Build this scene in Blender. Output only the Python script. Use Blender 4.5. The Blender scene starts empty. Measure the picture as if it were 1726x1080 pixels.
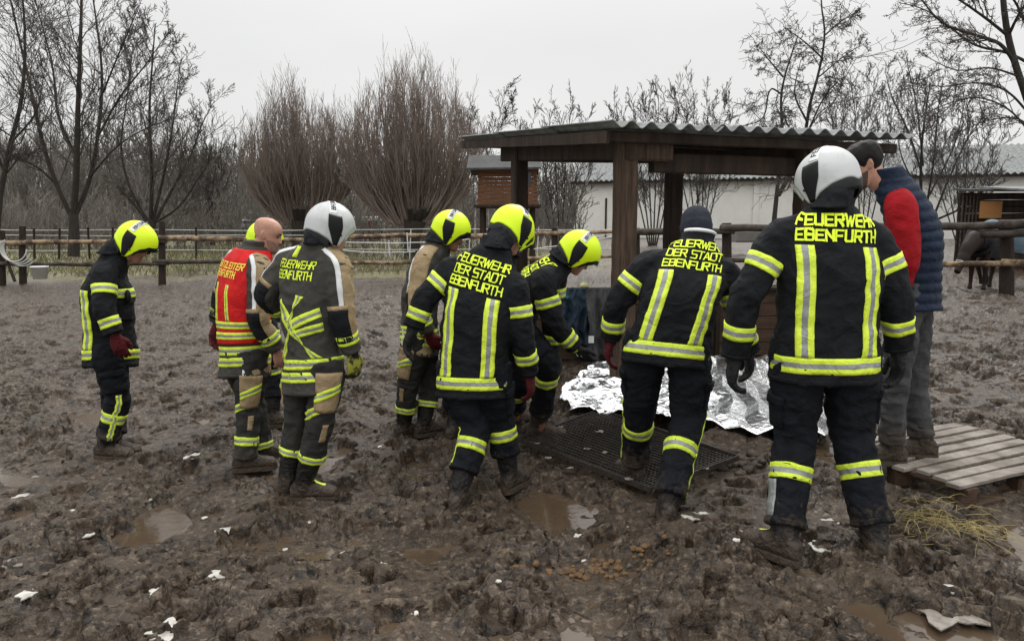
import bpy, math, random
import numpy as np
from mathutils import Vector
from mathutils.bvhtree import BVHTree
rnd = random.Random(11)
RG = np.random.default_rng(5)
COL = bpy.context.scene.collection
R = math.radians
# ---------------------------------------------------------------- camera model (photo pixels -> points in the place)
FP, CX, CY, PITCH, CAMZ = 1250.0, 863.0, 540.0, R(7.52), 1.62
CPI, SPI = math.cos(PITCH), math.sin(PITCH)
def A(*v): return np.array(v, float)
def nrm(v):
    v = np.asarray(v, float); return v / (np.linalg.norm(v, axis=-1, keepdims=True) + 1e-12)
def at(px, py, D):
    """point seen at a pixel of the photograph, D metres in front along world Y"""
    a, b = (px - CX) / FP, (CY - py) / FP
    d = A(a, CPI + b * SPI, -SPI + b * CPI); t = D / d[1]
    return A(0, 0, CAMZ) + d * t
CTL = np.array([(-3.03,5.73,-.17),(-1.88,5.34,-.11),(-1.27,4.76,-.13),(-.26,4.48,-.12),(1.47,3.48,.06),(2.2,4.1,.19),
 (0,2.3,-.06),(-2,2.5,-.1),(2,2.5,.08),(.7,4.7,.03),(1,6.2,.18),(1.5,8,.22),(-1.5,8,.0),(-5,9,-.02),(-9,17,.20),
 (-14,19,.2),(-2,17,.24),(4.5,15,.5),(8,12,.41),(5,8,.32),(4.5,5,.25),(12,20,.62),(0,45,.65),(30,40,.72),(-30,45,.6),
 (0,120,.75),(-80,120,.7),(80,120,.75),(0,400,.8)])
def ground(x, y):
    x = np.asarray(x, float); y = np.maximum(np.asarray(y, float), .5)
    a, b = x / (y + 1.0), np.log(y) * .9
    num = 0; den = 0
    for cx, cy, cz in CTL:
        d2 = (a - cx / (cy + 1)) ** 2 + (b - math.log(cy) * .9) ** 2
        w = 1 / (d2 + .025) ** 1.6
        num = num + w * cz; den = den + w
    return num / den
def foot_at(px, py, lift=0.0):
    D = 5.0
    for _ in range(12):
        p = at(px, py, D); z = float(ground(p[0], p[1])) + lift
        dz = (p[2] - CAMZ) / p[1]
        D = .5 * D + .5 * (z - CAMZ) / dz
    return at(px, py, D)
# ---------------------------------------------------------------- noise
def _h(ix, iy, iz, s):
    with np.errstate(over='ignore'):
        n = (ix.astype(np.uint32) * np.uint32(374761393) + iy.astype(np.uint32) * np.uint32(668265263)
             + iz.astype(np.uint32) * np.uint32(2147483647 ^ 0x5bd1e995) + np.uint32(s * 7919 + 13))
        n = (n ^ (n >> np.uint32(13))) * np.uint32(1274126177)
        n = (n ^ (n >> np.uint32(16))) * np.uint32(2246822519)
        return (n ^ (n >> np.uint32(15)))
_G2 = np.array([[math.cos(t), math.sin(t)] for t in np.linspace(0, 2 * math.pi, 33)[:-1]], np.float32)
def pn2(x, y, s=0):
    xf = np.floor(x); yf = np.floor(y); ix = xf.astype(np.int64); iy = yf.astype(np.int64)
    fx = (x - xf).astype(np.float32); fy = (y - yf).astype(np.float32)
    u = fx * fx * fx * (fx * (fx * 6 - 15) + 10); v = fy * fy * fy * (fy * (fy * 6 - 15) + 10)
    z0 = np.zeros_like(ix); r = []
    for a in (0, 1):
        for b in (0, 1):
            g = _G2[_h(ix + a, iy + b, z0, s) & np.uint32(31)]
            r.append(g[..., 0] * (fx - a) + g[..., 1] * (fy - b))
    return 1.5 * ((r[0] * (1 - v) + r[1] * v) * (1 - u) + (r[2] * (1 - v) + r[3] * v) * u)
def pn3(P, s=0):
    x, y, z = P[..., 0], P[..., 1], P[..., 2]
    xf, yf, zf = np.floor(x), np.floor(y), np.floor(z)
    ix, iy, iz = xf.astype(np.int64), yf.astype(np.int64), zf.astype(np.int64)
    fx, fy, fz = x - xf, y - yf, z - zf
    f = lambda t: t * t * t * (t * (t * 6 - 15) + 10)
    u, v, w = f(fx), f(fy), f(fz); out = 0
    for a in (0, 1):
        for b in (0, 1):
            for c in (0, 1):
                h = _h(ix + a, iy + b, iz + c, s)
                gx = ((h & np.uint32(255)).astype(float) / 127.5 - 1); gy = (((h >> np.uint32(8)) & np.uint32(255)).astype(float) / 127.5 - 1)
                gz = (((h >> np.uint32(16)) & np.uint32(255)).astype(float) / 127.5 - 1)
                d = gx * (fx - a) + gy * (fy - b) + gz * (fz - c)
                out = out + d * (u if a else 1 - u) * (v if b else 1 - v) * (w if c else 1 - w)
    return out * 1.3
def worley(x, y, s=0):
    xf = np.floor(x); yf = np.floor(y); ix = xf.astype(np.int64); iy = yf.astype(np.int64)
    best = np.full(x.shape, 9., np.float32); bid = np.zeros(x.shape, np.float32); z0 = np.zeros_like(ix)
    for a in (-1, 0, 1):
        for b in (-1, 0, 1):
            h = _h(ix + a, iy + b, z0, s)
            px = (h & np.uint32(1023)).astype(np.float32) / 1023; py = ((h >> np.uint32(10)) & np.uint32(1023)).astype(np.float32) / 1023
            d = (xf + a + px - x) ** 2 + (yf + b + py - y) ** 2
            m = d < best; best = np.where(m, d, best); bid = np.where(m, ((h >> np.uint32(20)) & np.uint32(1023)).astype(np.float32) / 1023, bid)
    return np.sqrt(best), bid
def sstep(a, b, x):
    t = np.clip((x - a) / (b - a), 0, 1); return t * t * (3 - 2 * t)
# ---------------------------------------------------------------- mesh helpers
class Geo:
    def __init__(s): s.V = []; s.F = []; s.M = []; s.n = 0
    def add(s, V, F, m=0):
        V = np.asarray(V, float).reshape(-1, 3); F = np.asarray(F, np.int64)
        s.V.append(V); s.F.append(F + s.n); s.M.append(np.full(len(F), m) if np.isscalar(m) else np.asarray(m)); s.n += len(V); return s
    def grid(s, P, closed=False, m=0, caps=False):
        """P (nv,nu,3)"""
        nv, nu = P.shape[:2]; j, i = np.meshgrid(np.arange(nv - 1), np.arange(nu if closed else nu - 1), indexing='ij')
        i2 = (i + 1) % nu
        F = np.stack([j * nu + i, j * nu + i2, (j + 1) * nu + i2, (j + 1) * nu + i], -1).reshape(-1, 4)
        mm = m if np.isscalar(m) else np.asarray(m).reshape(-1)
        s.add(P, F, mm)
        if caps:
            for row, flip in ((P[0], True), (P[-1], False)):
                c = row.mean(0); V = np.vstack([row, c]); k = np.arange(nu); T = np.stack([k, (k + 1) % nu, np.full(nu, nu)], -1)
                s.add(V, T[:, ::-1] if flip else T, 0 if not np.isscalar(m) else m)
        return s
    def beam(s, p0, p1, w, h, up=(0, 0, 1), m=0, jit=.0, n=2, ch=.12, bend=0.):
        p0, p1 = A(*p0), A(*p1); d = nrm(p1 - p0); up = A(*up)
        if abs(np.dot(d, up)) > .95: up = A(0, 1, 0)
        sx = nrm(np.cross(d, up)); sy = np.cross(sx, d); c = ch * min(w, h)
        q = [(-w/2+c, -h/2), (w/2-c, -h/2), (w/2, -h/2+c), (w/2, h/2-c), (w/2-c, h/2), (-w/2+c, h/2), (-w/2, h/2-c), (-w/2, -h/2+c)]
        L = np.linalg.norm(p1 - p0); P = []
        for k in range(n + 1):
            t = k / n; o = p0 + (p1 - p0) * t + sy * bend * 4 * t * (1 - t)
            jx, jy = (rnd.uniform(-jit, jit), rnd.uniform(-jit, jit)) if jit else (0, 0)
            P.append([o + sx * (a + jx) + sy * (b + jy) for a, b in q])
        return s.grid(np.array(P), True, m, True)
    def tube(s, pts, rad, nu=10, m=0, rough=0., seed=0):
        pts = np.asarray(pts, float); rad = np.broadcast_to(np.asarray(rad, float), (len(pts),))
        T = nrm(np.gradient(pts, axis=0)); up = A(0, 0, 1) if abs(T[0][2]) < .9 else A(1, 0, 0)
        X = nrm(np.cross(T[0], up)); P = []
        for k in range(len(pts)):
            X = nrm(X - T[k] * np.dot(X, T[k])); Y = np.cross(T[k], X); an = np.linspace(0, 2 * math.pi, nu, endpoint=False)
            r = rad[k] * np.ones(nu)
            if rough: r = r * (1 + rough * pn3(np.stack([np.cos(an) * 2, np.sin(an) * 2, np.full(nu, k * .8 + seed * 9.1)], -1), seed))
            P.append(pts[k] + X * (np.cos(an) * r)[:, None] + Y * (np.sin(an) * r)[:, None])
        return s.grid(np.array(P), True, m, True)
    def ell(s, c, ax, n=14, m=0):
        """ellipsoid: ax = 3 axis vectors"""
        ax = np.asarray(ax, float); th = np.linspace(0.001, math.pi - .001, n); ph = np.linspace(0, 2 * math.pi, 2 * n, endpoint=False)
        P = (np.sin(th)[:, None, None] * np.cos(ph)[None, :, None] * ax[0] + np.sin(th)[:, None, None] * np.sin(ph)[None, :, None] * ax[1]
             - np.cos(th)[:, None, None] * ax[2]) + A(*c)
        return s.grid(P, True, m, True)
def root_org(o):
    while o.parent: o = o.parent
    return np.array(o.location)
def mesh_from(name, V, Fs, mi=None, smooth=True):
    me = bpy.data.meshes.new(name); V = np.asarray(V, np.float32)
    me.vertices.add(len(V)); me.vertices.foreach_set('co', V.ravel())
    li = np.concatenate([f.ravel() for f in Fs]).astype(np.int32)
    tot = np.concatenate([np.full(len(f), f.shape[1]) for f in Fs]).astype(np.int32)
    st = np.concatenate([[0], np.cumsum(tot)[:-1]]).astype(np.int32)
    me.loops.add(len(li)); me.loops.foreach_set('vertex_index', li)
    me.polygons.add(len(tot)); me.polygons.foreach_set('loop_start', st); me.polygons.foreach_set('loop_total', tot)
    if mi is not None: me.polygons.foreach_set('material_index', mi.astype(np.int32))
    me.polygons.foreach_set('use_smooth', np.full(len(tot), smooth))
    me.update(calc_edges=True); return me
def part(name, g, mats, parent=None, org=None, smooth=True, label=None, cat=None, group=None, kind=None):
    if isinstance(g, Geo):
        V = np.vstack(g.V); Fs = g.F; mi = np.concatenate(g.M)
    else: V, Fs = g; Fs = Fs if isinstance(Fs, list) else [Fs]; mi = None
    if not isinstance(mats, (list, tuple)): mats = [mats]
    if parent is not None: org = root_org(parent)
    if org is None: org = A(V[:, 0].mean(), V[:, 1].mean(), V[:, 2].min())
    me = mesh_from(name, V - org, Fs, mi, smooth)
    for m in mats: me.materials.append(m)
    o = bpy.data.objects.new(name, me); COL.objects.link(o)
    if parent is not None: o.parent = parent
    else: o.location = org
    tagit(o, label, cat, group, kind); return o
def tagit(o, label=None, cat=None, group=None, kind=None):
    for k, v in (('label', label), ('category', cat), ('group', group), ('kind', kind)):
        if v: o[k] = v
def thing(name, label, cat, org, group=None):
    o = bpy.data.objects.new(name, None); COL.objects.link(o); o.location = org; o.empty_display_size = .2
    tagit(o, label, cat, group); return o
def remesh(g, voxel, it=4, fac=.5):
    me = mesh_from('tmp', np.vstack(g.V), g.F); o = bpy.data.objects.new('tmp', me); COL.objects.link(o)
    r = o.modifiers.new('r', 'REMESH'); r.mode = 'VOXEL'; r.voxel_size = voxel; r.adaptivity = 0
    if it: q = o.modifiers.new('s', 'SMOOTH'); q.factor = fac; q.iterations = it
    dg = bpy.context.evaluated_depsgraph_get(); e = o.evaluated_get(dg); m2 = bpy.data.meshes.new_from_object(e)
    V = np.zeros(len(m2.vertices) * 3); m2.vertices.foreach_get('co', V); V = V.reshape(-1, 3)
    n = len(m2.polygons); lt = np.zeros(n, np.int32); m2.polygons.foreach_get('loop_total', lt)
    lv = np.zeros(len(m2.loops), np.int32); m2.loops.foreach_get('vertex_index', lv)
    N = np.zeros(len(m2.vertices) * 3); m2.vertex_normals.foreach_get('vector', N); N = N.reshape(-1, 3)
    F = lv.reshape(-1, 4) if (lt == 4).all() else None
    if F is None:
        st = np.cumsum(lt) - lt; F = np.stack([lv[st], lv[st + 1], lv[st + 2], lv[st + np.minimum(3, lt - 1)]], -1)
    bpy.data.objects.remove(o); bpy.data.meshes.remove(me); bpy.data.meshes.remove(m2)
    return V, F, N
def bvh(V, F): return BVHTree.FromPolygons(V.tolist(), F.tolist())
# ---------------------------------------------------------------- materials
def mat(name, c1, c2=None, rough=.7, scale=8., bump=0., bscale=60., metal=0., rvar=0., spec=.5, mud=None, stretch=None, detail=6, coat=0., b2=None, contrast=(.35, .65), sheen=0, world=False):
    m = bpy.data.materials.new(name); m.use_nodes = True; nt = m.node_tree; N = nt.nodes; L = nt.links
    b = N['Principled BSDF']; b.inputs['Metallic'].default_value = metal; b.inputs['Roughness'].default_value = rough
    b.inputs['Specular IOR Level'].default_value = spec if (spec != .5 or rough < .6) else .2; b.inputs['Coat Weight'].default_value = coat
    if sheen: b.inputs['Sheen Weight'].default_value = sheen
    b.inputs['Base Color'].default_value = (*c1, 1)
    tc = N.new('ShaderNodeTexCoord'); mp = N.new('ShaderNodeMapping'); L.new(tc.outputs['Object'], mp.inputs[0])
    if stretch: mp.inputs['Scale'].default_value = stretch
    col = None
    n = N.new('ShaderNodeTexNoise'); n.inputs['Scale'].default_value = scale; n.inputs['Detail'].default_value = detail; n.inputs['Roughness'].default_value = .65
    L.new(mp.outputs[0], n.inputs['Vector'])
    if c2 is not None:
        mr = N.new('ShaderNodeMapRange'); mr.inputs[1].default_value = contrast[0]; mr.inputs[2].default_value = contrast[1]; L.new(n.outputs[0], mr.inputs[0])
        mx = N.new('ShaderNodeMix'); mx.data_type = 'RGBA'; mx.inputs[6].default_value = (*c1, 1); mx.inputs[7].default_value = (*c2, 1)
        L.new(mr.outputs[0], mx.inputs[0]); col = mx.outputs[2]
    if mud:                       # dried splashes: (height up to, strength)
        sx = N.new('ShaderNodeSeparateXYZ'); L.new(tc.outputs['Object'], sx.inputs[0])
        m1 = N.new('ShaderNodeMapRange'); m1.inputs[1].default_value = mud[0]; m1.inputs[2].default_value = 0.02; m1.inputs[3].default_value = 0; m1.inputs[4].default_value = mud[1]
        L.new(sx.outputs[2], m1.inputs[0])
        n2 = N.new('ShaderNodeTexNoise'); n2.inputs['Scale'].default_value = 22; n2.inputs['Detail'].default_value = 8; n2.inputs['Roughness'].default_value = .7; L.new(tc.outputs['Object'], n2.inputs['Vector'])
        ad = N.new('ShaderNodeMath'); ad.operation = 'ADD'; L.new(m1.outputs[0], ad.inputs[0]); L.new(n2.outputs[0], ad.inputs[1])
        m3 = N.new('ShaderNodeMapRange'); m3.inputs[1].default_value = .78; m3.inputs[2].default_value = 1.0; L.new(ad.outputs[0], m3.inputs[0])
        m4 = N.new('ShaderNodeMath'); m4.operation = 'MULTIPLY'; m4.inputs[1].default_value = .92; L.new(m3.outputs[0], m4.inputs[0])
        mx = N.new('ShaderNodeMix'); mx.data_type = 'RGBA'; L.new(m4.outputs[0], mx.inputs[0])
        if col: L.new(col, mx.inputs[6])
        else: mx.inputs[6].default_value = (*c1, 1)
        mx.inputs[7].default_value = (.075, .057, .043, 1); col = mx.outputs[2]
    if col: L.new(col, b.inputs['Base Color'])
    if rvar:
        mr = N.new('ShaderNodeMapRange'); mr.inputs[1].default_value = .3; mr.inputs[2].default_value = .7
        mr.inputs[3].default_value = rough - rvar; mr.inputs[4].default_value = rough + rvar
        n3 = N.new('ShaderNodeTexNoise'); n3.inputs['Scale'].default_value = scale * 1.7; n3.inputs['Detail'].default_value = 5; L.new(mp.outputs[0], n3.inputs['Vector'])
        L.new(n3.outputs[0], mr.inputs[0]); L.new(mr.outputs[0], b.inputs['Roughness'])
    if bump:
        bn = N.new('ShaderNodeTexNoise'); bn.inputs['Scale'].default_value = bscale; bn.inputs['Detail'].default_value = 5; L.new(mp.outputs[0], bn.inputs['Vector'])
        bm = N.new('ShaderNodeBump'); bm.inputs['Strength'].default_value = bump; bm.inputs['Distance'].default_value = .01; L.new(bn.outputs[0], bm.inputs['Height'])
        last = bm
        if b2:
            bn = N.new('ShaderNodeTexNoise'); bn.inputs['Scale'].default_value = b2[0]; bn.inputs['Detail'].default_value = 4; bn.inputs['Distortion'].default_value = 1.2; L.new(mp.outputs[0], bn.inputs['Vector'])
            bq = N.new('ShaderNodeBump'); bq.inputs['Strength'].default_value = b2[1]; bq.inputs['Distance'].default_value = .03; L.new(bn.outputs[0], bq.inputs['Height']); L.new(bm.outputs[0], bq.inputs['Normal']); last = bq
        L.new(last.outputs[0], b.inputs['Normal'])
    return m
K = {}
K['black'] = mat('black_fabric', (.0050, .0056, .0072), (.009, .0098, .012), .85, 9, .35, 260, b2=(8, 1.), spec=.22)
K['blackt'] = mat('black_trouser_fabric', (.0038, .0045, .0068), (.0075, .0085, .0125), .85, 9, .35, 260, mud=(.42, .62), b2=(8, 1.), spec=.2)
K['grey'] = mat('grey_fabric', (.038, .036, .031), (.052, .050, .043), .85, 9, .35, 260, b2=(9, .55), spec=.3)
K['greyt'] = mat('grey_trouser_fabric', (.017, .017, .0155), (.028, .027, .024), .85, 9, .35, 260, mud=(.34, .55), b2=(9, .6), spec=.3)
K['tan'] = mat('tan_fabric', (.34, .255, .15), (.27, .195, .11), .85, 14, .35, 260, b2=(11, .6))
K['yellow'] = mat('fluorescent_yellow_tape', (.74, .90, .045), (.60, .76, .05), .55, 30, .2, 200, b2=(14, .5))
K['yellowd'] = mat('muddy_yellow_tape', (.72, .88, .045), (.52, .66, .05), .55, 30, .2, 200, mud=(.52, .27), b2=(14, .5))
K['silver'] = mat('silver_tape', (.30, .31, .30), (.22, .23, .22), .45, 30, .15, 400, metal=.15, b2=(14, .5))
K['red'] = mat('red_vest_fabric', (.62, .012, .012), (.48, .01, .012), .65, 10, .3, 120, b2=(10, .6))
K['vred'] = mat('red_knit', (.33, .008, .013), (.24, .006, .010), .9, 10, .4, 300, b2=(8, 1.))
K['navy'] = mat('navy_quilted_nylon', (.010, .0155, .031), (.016, .025, .047), .66, 12, .25, 90, b2=(26, .4), spec=.12)
K['jeans'] = mat('grey_denim', (.040, .041, .043), (.075, .076, .078), .88, 7, .3, 300, mud=(.38, .6), b2=(8, .7))
K['skin'] = mat('skin', (.47, .26, .185), (.38, .185, .13), .5, 26, .12, 300, spec=.4)
K['shadowskin'] = mat('shaded_skin', (.36, .19, .13), (.28, .13, .09), .5, 26, .12, 300, spec=.4)  # darker copy of skin; face shade under the helmets put into its colour
K['hy'] = mat('yellow_helmet_shell', (.66, .88, .010), (.50, .66, .02), .42, 9, .05, 60, spec=.35, contrast=(.55, .8), rvar=.08)
K['hs'] = mat('silver_helmet_shell', (.46, .47, .47), (.32, .33, .33), .34, 9, .05, 60, metal=.1, contrast=(.5, .75), rvar=.08)
K['white'] = mat('white_reflective', (.70, .71, .71), (.6, .61, .61), .45, 8)
K['plastic'] = mat('black_plastic', (.006, .0065, .007), (.011, .011, .012), .42, 20, .1, 200, spec=.15)
K['greyrim'] = mat('grey_rim_plastic', (.022, .024, .024), (.014, .016, .016), .5, 20, .1, 200, spec=.2)
K['visor'] = mat('visor_edge', (.25, .28, .22), None, .15, 8)
K['boot'] = mat('muddy_boot_leather', (.009, .0085, .0085), (.019, .017, .015), .55, 20, .5, 60, mud=(.26, .62), b2=(25, .6), spec=.2)
K['bootm'] = mat('brown_muddy_boot', (.06, .045, .034), (.035, .027, .021), .7, 20, .6, 60, mud=(.3, .5), b2=(25, .5))
K['glove'] = mat('black_glove', (.012, .012, .014), (.022, .022, .024), .65, 30, .5, 90, b2=(30, .5))
K['gred'] = mat('dark_red_glove', (.10, .010, .014), (.05, .008, .010), .7, 30, .5, 90, b2=(30, .5))
K['gyel'] = mat('olive_yellow_glove', (.33, .33, .05), (.03, .03, .028), .7, 18, .5, 90, contrast=(.45, .55))
K['hair'] = mat('dark_hair', (.007, .0055, .005), (.014, .011, .009), .6, 60, .8, 160, stretch=(1, 1, 3))
K['stub'] = mat('stubble', (.17, .105, .08), (.30, .18, .14), .75, 60, .3, 300)
K['stubd'] = mat('dark_beard', (.06, .042, .034), (.12, .08, .06), .8, 60, .5, 300)
K['cap'] = mat('navy_knit_cap', (.020, .023, .032), (.032, .036, .048), .95, 20, .7, 200, stretch=(1, 1, .35))
K['label'] = mat('dark_lettering', (.02, .02, .025), None, .6)
K['lyel'] = mat('yellow_lettering', (.76, .93, .015), (.68, .85, .015), .55, 40)
K['lora'] = mat('orange_yellow_lettering', (.80, .62, .06), None, .55)
K['eye'] = mat('eye_dark', (.03, .02, .015), None, .2)
K['wood'] = mat('dark_wet_timber', (.020, .0135, .0098), (.045, .029, .020), .7, 3, .8, 40, stretch=(3, 3, .6), rvar=.15, detail=9)
K['woodp'] = mat('weathered_post_timber', (.034, .022, .016), (.105, .068, .047), .75, 4, .9, 34, stretch=(7, 7, .5), rvar=.12, detail=9)
K['woodl'] = mat('weathered_pallet_boards', (.28, .25, .22), (.11, .092, .075), .7, 5, .7, 50, detail=9, rvar=.12)
K['woodb'] = mat('brown_boards', (.10, .06, .04), (.055, .036, .026), .75, 5, .8, 50, stretch=(.6, 4, 4), detail=9)
K['rail'] = mat('peeled_pole', (.31, .225, .14), (.075, .05, .035), .75, 5, .6, 60, contrast=(.42, .56), detail=7)
K['raild'] = mat('dark_pole', (.085, .072, .06), (.03, .023, .018), .8, 7, .6, 60, detail=7)
K['post'] = mat('dark_round_post', (.020, .0145, .0115), (.045, .034, .027), .8, 9, .8, 50, stretch=(3, 3, .6))
K['cabin'] = mat('cabin_boards', (.20, .092, .045), (.11, .052, .028), .75, 4, .6, 50, stretch=(.4, .4, 6))
K['roofs'] = mat('fibre_cement', (.24, .25, .255), (.12, .125, .12), .7, 6, .6, 60, rvar=.1, detail=9)
K['roofu'] = mat('bitumen_roofing', (.07, .07, .072), (.04, .04, .04), .8, 6, .5, 60)
K['wall'] = mat('white_render_wall', (.74, .73, .69), (.64, .63, .59), .85, .8, .3, 20, detail=8)
K['steel'] = mat('dark_steel_grating', (.045, .043, .042), (.10, .08, .065), .45, 20, .4, 80, metal=.6)
K['bark'] = mat('dark_bark', (.052, .046, .040), (.030, .026, .022), .9, 6, .9, 25, stretch=(3, 3, .8), detail=8)
K['twig'] = mat('dark_twigs', (.062, .055, .050), (.11, .098, .088), .9, 4)
K['willow'] = mat('reddish_willow_shoots', (.17, .135, .118), (.26, .21, .18), .85, .6)
K['woods'] = mat('hazed_distant_wood', (.11, .10, .09), (.20, .18, .16), .95, .25)  # paler albedo stands in for haze over the far trees
K['birch'] = mat('pale_birch_bark', (.40, .37, .33), (.10, .085, .07), .8, 7, contrast=(.5, .62))
K['tape'] = mat('white_fence_tape', (.62, .62, .60), (.45, .45, .43), .6, 4)
K['bucket'] = mat('white_bucket_plastic', (.72, .72, .70), (.60, .60, .57), .4, 8)
K['horse'] = mat('dark_bay_coat', (.010, .006, .0045), (.022, .013, .009), .6, 14, .3, 200)
K['rugk'] = mat('black_horse_rug', (.010, .010, .012), (.020, .019, .022), .7, 6, .4, 60, b2=(8, .8))
K['rugb'] = mat('blue_horse_rug', (.085, .14, .19), (.14, .19, .23), .7, 5, .4, 60, b2=(8, .8))
K['mudc'] = mat('mud_lump', (.085, .065, .050), (.05, .037, .029), .5, 30, .8, 60)
K['dung'] = mat('dung', (.16, .095, .045), (.09, .055, .030), .75, 40, .8, 90)
K['ice'] = mat('thin_ice', (.52, .50, .46), (.26, .235, .20), .22, 14, .3, 60, contrast=(.45, .7))
K['straw'] = mat('straw', (.38, .31, .13), (.22, .17, .07), .8, 12)
K['grass'] = mat('dead_grass', (.20, .18, .085), (.11, .115, .05), .9, 1.2)
K['cloth1'] = mat('navy_jacket_cloth', (.018, .030, .048), (.03, .048, .07), .8, 8, .4, 200, b2=(9, .9))
K['cloth2'] = mat('grey_fleece_cloth', (.055, .055, .057), (.085, .085, .086), .95, 8, .5, 200, b2=(9, .9))
K['teal'] = mat('teal_cloth', (.02, .12, .15), None, .8)
K['carr'] = mat('dark_red_paint', (.10, .014, .014), (.07, .01, .01), .4, 3)
K['carg'] = mat('grey_paint', (.30, .31, .31), (.24, .25, .25), .4, 3)
K['glass'] = mat('dark_glass', (.02, .025, .03), None, .1)
K['orange'] = mat('orange_plywood', (.42, .20, .075), (.34, .16, .06), .7, 3)
K['pstone'] = mat('grey_concrete', (.20, .19, .175), (.15, .14, .13), .9, 3, .4, 30)
# ---------------------------------------------------------------- mud
def mask_rect(x, y, c, u, w, a, b, soft=.08):
    """1 inside a rotated rectangle: c centre, u/w unit axes, half sizes a,b"""
    dx, dy = x - c[0], y - c[1]; p = np.abs(dx * u[0] + dy * u[1]) - a; q = np.abs(dx * w[0] + dy * w[1]) - b
    return 1 - sstep(0, soft, np.maximum(p, q))
GR_C = (.76, 4.98); GR_U = nrm((.77, -1.1)); GR_W = A(-GR_U[1], GR_U[0]); GR_A, GR_B = .67, .40
PA_U = nrm((.90, .43)); PA_W = A(-PA_U[1], PA_U[0]); PA_F = A(2.39, 3.74); PA_L, PA_D = 1.15, .86
PA_C = PA_F + PA_U * PA_L / 2 + PA_W * PA_D / 2
FEET = []
def mudh(x, y):
    g = ground(x, y); far = 1 / (1 + (np.maximum(y - 7, 0) / 9) ** 2)
    big = pn2(x * .55 + 3, y * .55, 1) * .045
    med = pn2(x * 1.7, y * 1.7, 2)
    wx = x + .05 * pn2(x * 5, y * 5, 3) + .018 * pn2(x * 17, y * 17, 4); wy = y + .05 * pn2(x * 5 + 40, y * 5, 5) + .018 * pn2(x * 17 + 9, y * 17, 6)
    f1, i1 = worley(wx * 6.5, wy * 6.5, 7); f2, i2 = worley(wx * 15 + 3, wy * 15, 8); f3, i3 = worley(wx * 34, wy * 34, 18)
    rough = sstep(-.45, .25, pn2(x * 1.1 + 7, y * 1.1, 9) + .35 * pn2(x * 3.1, y * 3.1, 19))     # churned / smeared areas
    r1 = 1 - np.abs(pn2(wx * 4.5, wy * 4.5, 10)) * 2; r2 = 1 - np.abs(pn2(wx * 11, wy * 11, 11)) * 2
    r3 = pn2(wx * 27, wy * 27, 12); r4 = pn2(x * 62, y * 62, 13)
    cl = np.maximum(0, 1 - f1 * 1.25) * (i1 > .25) * (.5 + i1); c2 = np.maximum(0, 1 - f2 * 1.2) * (i2 > .3) * (.4 + i2); c3 = np.maximum(0, 1 - f3 * 1.15) * (i3 > .35)
    bl = np.abs(pn2(wx * 8, wy * 8, 15)) * 2; bl2 = np.abs(pn2(wx * 19, wy * 19, 16)) * 2
    h = .052 * cl + .032 * c2 + .008 * c3 + .016 * r1 + .008 * r2 + .020 * bl + .008 * bl2 + .010 * r3 + .0032 * r4 - .022
    h = .042 * np.tanh(h / .042) * 1.3
    f4, i4 = worley(wx * 23 + 7, wy * 23, 28); cr = sstep(-.15, .35, pn2(x * 4.1 + 3, y * 4.1, 29) + .25)
    fine = .017 * np.maximum(0, 1 - f4 * 1.3) * (.3 + i4) + .013 * c3 + .016 * np.abs(pn2(wx * 15, wy * 15, 30)) + .012 * np.abs(pn2(wx * 30, wy * 30, 25)) * 2 + .006 * np.abs(pn2(wx * 52, wy * 52, 26)) * 2 + .004 * r4 - .018
    h = h + fine * (.12 + .6 * cr)
    hp, ih = worley(wx * 2.6 + 11, wy * 2.6 + 5, 14)                                # hoof prints and boot holes
    hole = (1 - sstep(.15, .27, hp)) * (ih > .15); rim = np.exp(-((hp - .31) / .06) ** 2) * (ih > .25)
    hp2, ih2 = worley(wx * 4.3 + 31, wy * 4.3 + 15, 24); hole2 = (1 - sstep(.14, .30, hp2)) * (ih2 > .45)
    h = h * (.14 + 1.1 * rough) - .072 * hole + .026 * rim - .045 * hole2
    wet = sstep(.12, .42, -med); h = h * (1 - .65 * wet) * .86 + .030 * med - .030 * wet - .03
    return g + (big + h * (.35 + .65 * far)) , g + big
WATER = -.040
def mud_full(x, y):
    z, b = mudh(x, y)
    m = mask_rect(x, y, GR_C, GR_U, GR_W, GR_A, GR_B, .12); z = z * (1 - m) + m * (ground(x, y) - .03 + (z - b) * .25)
    m = mask_rect(x, y, PA_C, PA_U, PA_W, PA_L / 2, PA_D / 2, .1); z = z * (1 - m) + m * (ground(x, y) - .03 + (z - b) * .3)
    return z
NR, NC = 1250, 1150
yy = 1.35 * np.exp(np.linspace(0, math.log(420 / 1.35), NR) ** 1.0)
k = np.arange(NR) / (NR - 1)
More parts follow.
